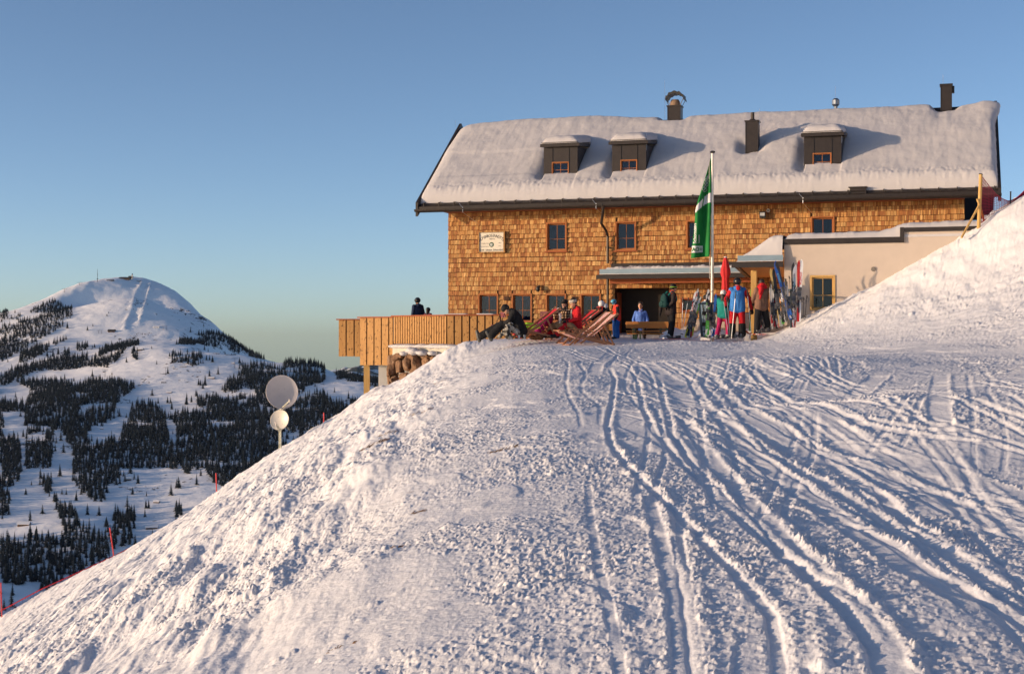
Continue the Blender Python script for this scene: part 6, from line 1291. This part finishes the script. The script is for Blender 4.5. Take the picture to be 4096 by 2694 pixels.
    if hair:
        q = MB(); q.ell(hc+hu*.036-hf*.024, (.105, .093, .112), 16, 12, HR)
        if hair == 'long': q.cap(hc-hf*.06-hu*.02, n_+V3((-.07, 0, -.08)), .075, .055); q.cap(hc-hf*.03+hl*.06-hu*.02, n_+V3((.0, .08, -.05)), .035, .03); q.cap(hc-hf*.03-hl*.06-hu*.02, n_+V3((.0, -.08, -.05)), .035, .03)
        if hair == 'bun': q.ell(hc-hf*.10+hu*.03, (.045, .045, .045), 10, 8)
        fuse(q.obj('hair', HAIRD, o), .011, 1)
    if hat == 'helmet':
        q = MB(); q.ell(hc+hu*.035-hf*.008, (.128, .112, .118), 22, 16, HR); h_ = q.obj('helmet', hatmat, o, smooth=True)
        q = MB()
        for k in (-.05, 0, .05): q.ell(hc+hu*.135+hl*k*.9-hf*.02, (.035, .008, .012), 8, 6, HR)
        for s in (1, -1): q.ell(hc+hu*.045+hl*.108*s, (.035, .012, .03), 10, 8, HR)
        q.obj('helmet_vent', BLK, h_)
        q = MB(); 
        for s in (1, -1): q.cap(hc+hl*.085*s-hu*.02, hc+hl*.05*s-hu*.095+hf*.02, .012, .01, 8)
        q.obj('chin_strap', KCR if hatmat is not KBK else BLK, h_)
    if hat == 'beanie': q = MB(); q.ell(hc+hu*.045-hf*.012, (.112, .098, .105), 20, 14, HR); q.cap(hc+hu*.035+hf*.03, hc+hu*.03-hf*.04, .085, .088, 14); fuse(q.obj('beanie', hatmat, o), .011, 2)
    if hat == 'headband':
        q = MB(); n2 = 24; vs = []
        for zz in (-.01, .075):
            for r in (1.0, 1.09):
                for k in range(n2): a = 2*math.pi*k/n2; vs.append(hc+HR @ V3((.104*r*math.cos(a)-.008, .092*r*math.sin(a), zz+.012*math.cos(a)+.015)))
        fs = []
        for k in range(n2): k2 = (k+1) % n2; fs += [(n2+k, n2+k2, 3*n2+k2, 3*n2+k), (k2, k, 2*n2+k, 2*n2+k2), (2*n2+k, 3*n2+k, 3*n2+k2, 2*n2+k2), (n2+k, k, k2, n2+k2)]
        q.add(vs, fs); q.obj('headband', hatmat, o, smooth=True)
    if goggles is not None:
        q = MB(); ring = [hc+HR @ V3((.131*math.cos(a)-.006, .116*math.sin(a), .04)) for a in np.linspace(0, 2*math.pi, 25)]; q.tube(ring, .012, 6, False); q.ell(hc+HR @ V3((.118, 0, .035)), (.03, .075, .036), 14, 10, HR); q.obj('goggles', goggles, o, smooth=True)
    return o
def gnd(px, py, Y): return P(px, py, Y)
# --- standing group on the right
p1_ = person('tall man seen from behind in a blue jacket with red sleeves and red trousers', gnd(2950, 1352, 43.4), math.radians(88), dict(elR=(.02, -.34, 1.16), waR=(.10, -.42, .86), elL=(.06, .32, 1.14), waL=(.24, .30, .98), knL=(.02, .14, .5), knR=(.02, -.13, .5), anL=(0, .17, .1), anR=(0, -.14, .1)), 1.05, KBL, KR, KR, KBK, KB, 'helmet', KBK, 'short', False, None, KBL, KR, gaiter=KB, fl=1.12, slim=1.08)
q = MB(); q.ell((-.165, 0, 1.45), (.03, .062, .07), 12, 10); q.obj('hood_patch', KR, p1_)
p2_ = person('person seen from behind in a brown jacket with a big red scarf and black trousers', gnd(3046, 1335, 42.9), math.radians(108), dict(elL=(.05, .27, 1.12), waL=(.24, .16, 1.02), elR=(.10, -.25, 1.14), waR=(.30, -.14, 1.06), knL=(.02, .14, .5), knR=(.02, -.18, .52), anL=(-.02, .17, .1), anR=(.0, -.26, .14), toR=(.17, -.28, .09)), .945, KBR, None, KB, KBK, KB, None, None, 'long', fl=1.15, slim=1.05)
q = MB(); q.cap((-.02, .09, 1.50), (-.02, -.11, 1.50), .075, .08); q.cap((-.10, .06, 1.47), (-.15, .13, 1.28), .09, .05); q.cap((-.13, .05, 1.40), (-.17, .14, 1.12), .06, .03); q.ell((-.06, .0, 1.57), (.10, .11, .07), 14, 10); fuse(q.obj('scarf', KR, p2_), .012, 2)
person('child in a teal jacket and pink trousers with a white helmet, on skis', gnd(2893, 1355, 43.9), math.radians(55), dict(elL=(.08, .22, 1.14), waL=(.2, .2, 1.0), elR=(.02, -.24, 1.15), waR=(.18, -.22, 1.02), knL=(.0, .16, .5), knR=(.14, -.12, .5), anL=(-.12, .2, .1), anR=(.05, -.16, .1), toL=(.05, .22, .05), toR=(.22, -.18, .05)), .86, KT, None, KP, M('boot_white', (.6, .55, .5), .4), KB, 'helmet', KW, 'long', False, None, None, None, fl=1.0)
person('child in a red jacket and black trousers half hidden behind the left ski rack', gnd(2822, 1352, 45.9), math.radians(15), None, .80, KR, None, KB, KBK, KB, 'beanie', KB, 'short', False, None, None, KW, slim=1.1)
bm = person('man in dark clothes with a green backpack and black beanie, standing side-on at the benches', gnd(2683, 1356, 46.2), math.radians(28), dict(che=(.02, 0, 1.26), nec=(.05, 0, 1.45), hea=(.11, 0, 1.61), elR=(-.10, -.27, 1.16), waR=(-.16, -.16, 1.06), elL=(-.18, .24, 1.12), waL=(-.22, .26, .86), knL=(.10, .12, .5), knR=(-.02, -.14, .5), anL=(.06, .13, .1), anR=(-.12, -.16, .1), toL=(.23, .14, .05), toR=(.05, -.18, .05)), 1.03, KDB, None, KB, KW, KB, 'beanie', KB, 'short', True, None, None, KR, fl=1.05, slim=1.0)
q = MB(); ring = [V3((.11+.118*math.cos(a), .104*math.sin(a), 1.645)) for a in np.linspace(0, 2*math.pi, 25)]; q.tube(ring, .014, 6, False); q.obj('goggle_strap', M('lime_plastic', (.25, .5, .05), .4), bm)
bp = empty('backpack', gnd(2683, 1356, 46.2), 'dark green backpack on the back of the man in dark clothes', 'backpack', math.radians(28)); bp.scale = (1.03,)*3
q = MB(); q.ell((-.235, .02, 1.22), (.10, .155, .23), 16, 12); q.cap((-.24, -.08, 1.10), (-.24, .12, 1.10), .11, .11); fuse(q.obj('bag', KDG, bp), .014, 2); q = MB(); q.ell((-.335, .02, 1.12), (.045, .11, .10), 12, 8); fuse(q.obj('pocket', KDG, bp), .012, 2); q = MB()
for s in (-.12, .13): q.tube([(-.17, s, 1.38), (-.05, s, 1.50), (.10, s, 1.44), (.15, s, 1.25), (.04, s*1.2, 1.05), (-.15, s, 1.02)], .02, 6)
q.obj('strap', KT, bp)
person('skier with a bright blue helmet, black and red jacket and blue trousers looking down', gnd(2466, 1356, 46.2), math.radians(190), dict(pel=(-.03, 0, .93), nec=(.03, 0, 1.44), hea=(.12, 0, 1.56), elL=(0, .24, 1.13), waL=(.08, .2, .88), elR=(0, -.24, 1.13), waR=(.08, -.2, .88)), .76, KO, KB, KJ, KBK, KB, 'helmet', KBLU, 'short', True, KBK, KB, KB, fl=1.25, slim=1.15, headpitch=.45)
sh = dict(pel=(0, 0, .47), che=(.02, 0, .83), nec=(.03, 0, 1.02), hea=(.06, 0, 1.17), shL=(.0, .15, .93), shR=(.0, -.15, .93), elL=(.03, .245, .68), elR=(.03, -.245, .68), waL=(.16, .22, .50), waR=(.16, -.22, .50), hiL=(0, .1, .46), hiR=(0, -.1, .46), knL=(.42, .14, .48), knR=(.42, -.14, .48), anL=(.40, .14, .10), anR=(.40, -.14, .10), toL=(.56, .16, .06), toR=(.56, -.16, .06))
sm_ = person('man in a blue short-sleeved shirt sitting in the dark entrance, facing the camera', V3((P(2562, 1339, 50.5).x, 50.5, -.16)), math.radians(-97), sh, 1.03, KSH, None, KDB, KBK, None, None, None, 'short', True, bare_arm=True, slim=.86, headyaw=-.25)
q = MB(); 
for s in (1, -1): q.add([(.075, .0, 1.03), (.13, .005*s, .99), (.12, .06*s, 1.0), (.05, .075*s, 1.06)], [(0, 1, 2, 3)])
q.obj('collar', KSH, sm_)
eh = dict(pel=(0, 0, .50), che=(.05, 0, .86), nec=(.08, 0, 1.03), hea=(.14, 0, 1.15), shL=(.05, .2, .97), shR=(.05, -.2, .97), elL=(.08, .33, .72), elR=(.08, -.33, .72), waL=(.30, .2, .62), waR=(.30, -.2, .62), hiL=(0, .1, .48), hiR=(0, -.1, .48), knL=(.45, .16, .48), knR=(.45, -.16, .48), anL=(.42, .16, .10), anR=(.42, -.16, .10), toL=(.56, .16, .06), toR=(.56, -.16, .06))
ep = person('skier in white helmet and black jacket with red piping, sitting back to the camera', V3((P(2404, 1339, 46.9).x, 46.9, -.16)), math.radians(80), eh, 1.0, KB, None, KB, KBK, KB, 'helmet', KW, 'short', False, None, KB, None, slim=1.12)
q = MB()
for s in (1, -1): q.tube([(-.10, .05*s, 1.08), (-.135, .055*s, 1.0), (-.135, .05*s, .9)], .008, 5)
q.tube([(-.02, .14, 1.06), (-.10, .08, 1.09), (-.12, 0, 1.10), (-.10, -.08, 1.09), (-.02, -.14, 1.06)], .008, 5); q.obj('piping', KO, ep)
person('skier with a pale helmet sitting just right of the white helmet with red piping', V3((P(2422, 1339, 47.9).x, 47.9, -.2)), math.radians(95), eh, .98, KDB, None, KB, KBK, KB, 'helmet', KW, 'short', False, None)
# --- sitters on the deck chairs
aj = dict(pel=(.12, 0, .30), che=(.27, 0, .60), nec=(.37, 0, .76), hea=(.52, 0, .82), shL=(.30, .19, .74), shR=(.30, -.19, .74), elL=(.42, .26, .50), elR=(.42, -.26, .50), waL=(.62, .14, .42), waR=(.62, -.14, .42), hiL=(.14, .1, .28), hiR=(.14, -.1, .28), knL=(.62, .13, .42), knR=(.70, -.12, .38), anL=(.95, .16, .08), anR=(1.26, -.16, .06), toL=(1.03, .18, .20), toR=(1.31, -.20, .22))
person('person in black with a black beanie, bent forward on a deck chair, legs stretched out', gnd(2100, 1358, 43.3), math.pi, aj, 1.12, KB, None, KB, M('shoe_grey', (.06, .06, .055), .5), KB, 'beanie', KB, 'short', False, None, KN, KB, slim=1.2, fl=1.1, headpitch=.75)
cj = dict(pel=(0, 0, .40), che=(.02, 0, .72), nec=(.03, 0, .90), hea=(.10, 0, 1.05), shL=(.0, .18, .84), shR=(.0, -.18, .84), elL=(.06, .27, .58), elR=(.06, -.27, .58), waL=(.34, .16, .50), waR=(.34, -.16, .50), hiL=(0, .1, .38), hiR=(0, -.1, .38), knL=(.42, .13, .40), knR=(.42, -.13, .40), anL=(.66, .14, .10), anR=(.66, -.14, .10), toL=(.80, .15, .08), toR=(.80, -.15, .08))
cp_ = person('woman in a red jacket with a wide cream knitted headband, sitting under a brown blanket', gnd(2306, 1356, 43.9), math.radians(196), cj, 1.07, KR, None, KR, KBK, KB, 'headband', KCR, 'bun', True, None, KR, KB, slim=.98, headpitch=.3)
q = MB(); q.cap((.155, .02, .84), (.165, .02, .58), .022, .022, 8); q.obj('front_panel', KCR, cp_)
bj = dict(cj); bj.update(elR=(.12, -.30, .62), waR=(.22, -.20, .88), elL=(.12, .26, .60), waL=(.32, .10, .56), hea=(.05, 0, 1.05))
person('dark-haired woman in a plaid jacket and black headband, raising a glass', gnd(2262, 1356, 44.5), math.radians(232), bj, 1.05, plaid(), None, KR, KBK, None, 'headband', KB, 'long', True, None, None, KB, slim=1.0, headpitch=.15)
dj = dict(pel=(0, 0, .34), che=(-.26, 0, .58), nec=(-.38, 0, .74), hea=(-.46, 0, .88), shL=(-.30, .19, .68), shR=(-.30, -.19, .68), elL=(-.14, .27, .48), elR=(-.14, -.27, .48), waL=(.08, .16, .46), waR=(.08, -.16, .46), hiL=(.02, .1, .34), hiR=(.02, -.1, .34), knL=(.40, .15, .42), knR=(.38, -.15, .40), anL=(.70, .17, .12), anR=(.66, -.17, .10), toL=(.82, .18, .16), toR=(.78, -.18, .14))
person('person with lime green trousers and red boots lying back on a deck chair', gnd(2160, 1354, 44.8), math.pi, dj, 1.0, cloth('magenta_fabric', (.28, .01, .12)), None, KG, M('boot_red', (.45, .02, .03), .3), KB, None, None, 'short', False, fl=1.25)
# --- on the deck
dm = person('man with a black helmet and navy and yellow jacket standing on the deck', V3((P(1671, 1339, 57.5).x, 57.5, -.30)), math.radians(128), None, 1.03, KN, None, KY, KBK, KY, 'helmet', KBK, 'short', True, KBK, KN, None, slim=1.12)
q = MB(); q.cap((0, .08, .93), (0, -.08, .93), .165, .165, 14); q.cap((0, .08, 1.0), (0, -.08, 1.0), .16, .16, 14); fuse(q.obj('yellow_hem', KY, dm), .016, 2)
person('child with a black helmet and plum and pink jacket beside the man on the deck', V3((P(1712, 1339, 57.2).x, 57.2, -.30)), math.radians(50), None, .80, KPU, None, KPU, KBK, KB, 'helmet', KBK, 'long', False, None, None, cloth('pale_pink_fabric', (.5, .25, .25)))
# --- blankets and glasses
CAMO = camo()
def heap(name, pts, mat, label, cat, loc, vox=.016):
    o = MB()
    for (x, y, z, r0, x2, y2, z2, r1) in pts: o.cap((x, y, z), (x2, y2, z2), r0, r1, 12)
    ob = o.obj(name, mat, None, loc=loc); fuse(ob, vox, 4); setp(ob, label, cat); tx = bpy.data.textures.new(name, 'CLOUDS'); tx.noise_scale = .12; d_ = ob.modifiers.new('d', 'DISPLACE'); d_.texture = tx; d_.strength = .06; d_.mid_level = .5; return ob
lp = lambda px, py, Y, o_: tuple(P(px, py, Y)-o_)
BKT = cloth('tan_blanket', (.28, .17, .09), .3, 5); o_ = P(2040, 1330, 42.9)
heap('camouflage_blanket', [(*lp(2042, 1302, 42.85, o_), .10, *lp(2000, 1345, 42.8, o_), .05), (*lp(2030, 1305, 42.8, o_), .09, *lp(2032, 1348, 42.75, o_), .08), (*lp(2050, 1310, 42.85, o_), .09, *lp(2072, 1330, 42.9, o_), .07), (*lp(2020, 1325, 42.8, o_), .09, *lp(2045, 1348, 42.75, o_), .06), (*lp(2010, 1335, 42.8, o_), .06, *lp(1988, 1350, 42.8, o_), .03)], CAMO, 'grey camouflage blanket over the knees of the person in black', 'blanket', o_)
o_ = P(2240, 1310, 43.8)
heap('tan_blanket', [(*lp(2275, 1296, 43.7, o_), .13, *lp(2230, 1300, 43.8, o_), .12), (*lp(2230, 1298, 43.8, o_), .11, *lp(2205, 1312, 44, o_), .08), (*lp(2288, 1304, 43.6, o_), .10, *lp(2310, 1325, 43.6, o_), .06), (*lp(2250, 1305, 43.65, o_), .11, *lp(2235, 1325, 43.65, o_), .07), (*lp(2212, 1300, 43.9, o_), .08, *lp(2190, 1322, 44, o_), .04)], BKT, 'tan woollen blanket over the laps of the two women', 'blanket', o_)
o_ = P(2145, 1345, 43.9)
heap('brown_blanket', [(*lp(2128, 1350, 43.9, o_), .07, *lp(2165, 1346, 43.9, o_), .09), (*lp(2150, 1340, 44, o_), .10, *lp(2160, 1352, 44, o_), .07)], cloth('brown_blanket_cloth', (.17, .085, .045), .3, 5), 'brown blanket heaped on the snow beside the black boots', 'blanket', o_)
TG = NT('drinking_glass'); TG.b.inputs['Base Color'].default_value = (.85, .87, .9, 1); TG.b.inputs['Roughness'].default_value = .05; TG.b.inputs['Transmission Weight'].default_value = .7
def tumbler(loc, h, r, label):
    o = empty('drinking_glass', loc, label, 'glass', 0, 'drinking glasses'); MB().tube([(0, 0, 0), (0, 0, .008), (0, 0, h)], [r*.85, r*.85, r], 14, False).tube([(0, 0, .0), (0, 0, .01)], r*.84, 14).obj('glass_body', TG.m, o, smooth=False); MB().tube([(0, 0, .012), (0, 0, h*.3)], r*.8, 12).obj('drink', M('amber_drink', (.25, .12, .03), .2), o)
tumbler(P(2076, 1356, 42.9), .13, .035, 'left one of the two empty glasses standing on the snow'); tumbler(P(2098, 1356, 42.9), .13, .035, 'right one of the two empty glasses standing on the snow'); tumbler(P(2240, 1292, 43.5), .30, .04, 'tall glass in front of the woman in the plaid jacket'); tumbler(P(2232, 1246, 43.9), .12, .035, 'glass raised to the lips of the woman in the plaid jacket')
# skis on feet
def flat(px, py, Y, ang, L, cols, label, seed):
    b_ = P(px, py, Y)-V3((math.cos(ang), math.sin(ang), 0))*L*.45+V3((0, 0, .035)); ski(b_, b_+V3((math.cos(ang), math.sin(ang), .015))*L, .085, cols, label, seed, (0, 0, 1), None, 'skis worn on the snow')
flat(2878, 1360, 43.6, math.radians(50), 1.3, (WH, RD, BK), 'left ski under the child in the teal jacket', 90); flat(2900, 1358, 43.7, math.radians(50), 1.3, (WH, RD, BK), 'right ski under the child in the teal jacket', 91)
flat(2940, 1357, 43.4, math.radians(85), 1.6, (BK, SV, WH), 'left ski under the man in the blue jacket', 92); flat(2962, 1356, 43.4, math.radians(85), 1.6, (BK, SV, WH), 'right ski under the man in the blue jacket', 93)
flat(3030, 1341, 42.9, math.radians(105), 1.5, (RD, BK, WH), 'left ski under the person in the brown jacket', 94); flat(3062, 1333, 42.8, math.radians(105), 1.5, (RD, BK, WH), 'right ski under the person in the brown jacket', 95)
flat(2690, 1360, 45.6, math.radians(8), 1.6, (RD, WH, BK), 'nearer red and white ski under the man with the backpack', 96); flat(2700, 1359, 46.0, math.radians(12), 1.6, (WH, RD, BK), 'farther ski under the man with the backpack', 97)
# twigs and grass poking through the bank
TW = M('dry_grass', (.16, .09, .045), .9, 0, .3)
q0 = random.Random(11)
def tuft(px, py, n, L, label):
    x_, y_ = g2w(px, py); c = V3((x_, y_, zat(x_, y_)+.0)); m = MB()
    for k in range(n): a = q0.uniform(-.3, .3); p_ = c+V3((q0.uniform(-L*1.6, L*1.6), q0.uniform(-L*.5, L*.5), 0)); p_.z = zat(p_.x, p_.y)-.01; e_ = p_+V3((q0.uniform(.2, 1)*L, q0.uniform(-.4, .4)*L, q0.uniform(.1, .5)*L)); m.tube([p_, (p_+e_)/2+V3((0, 0, .01)), e_], [.004, .003, .001], 4)
    o = m.obj('grass_tuft', TW, None); setp(o, label, 'grass', None, 'stuff')
for i, (px, py, n, L, lb) in enumerate(((1480, 1800, 50, .14, 'long dark dry grass line breaking through the upper bank'), (1545, 1740, 26, .10, 'short dry grass patch above the long dark line'), (2005, 1795, 30, .10, 'dark grass tuft where the bank turns into the piste'), (1668, 2048, 26, .05, 'dark grass tuft in the middle of the bank'), (1590, 2190, 12, .05, 'small brownish twigs low on the bank'), (1760, 1525, 18, .12, 'tiny twigs high on the bank under the boulder wall'), (1640, 1960, 1, .25, 'single thin twig lying on the bank'), (1360, 2570, 16, .05, 'pale dry stalks near the bottom of the bank'), (1680, 1655, 20, .14, 'small dark grass patch left of the piste, high on the bank'))): tuft(px, py, n, L, lb)

# ------------------------------------------------------------------ air
hz = bpy.data.materials.new('haze_air'); hz.use_nodes = True; ht = hz.node_tree; ht.nodes.clear(); ho = ht.nodes.new('ShaderNodeOutputMaterial'); hv = ht.nodes.new('ShaderNodeVolumePrincipled'); ht.links.new(hv.outputs[0], ho.inputs['Volume'])
hv.inputs['Color'].default_value = (.6, .78, 1, 1); hv.inputs['Density'].default_value = 5.5e-6; hv.inputs['Anisotropy'].default_value = .0
hzo = MB().box(-9800, 9800, -900, 16500, -760, 720).obj('haze', hz); hzo['kind'] = 'stuff'; hzo['label'] = 'thin bluish winter air over the valley'
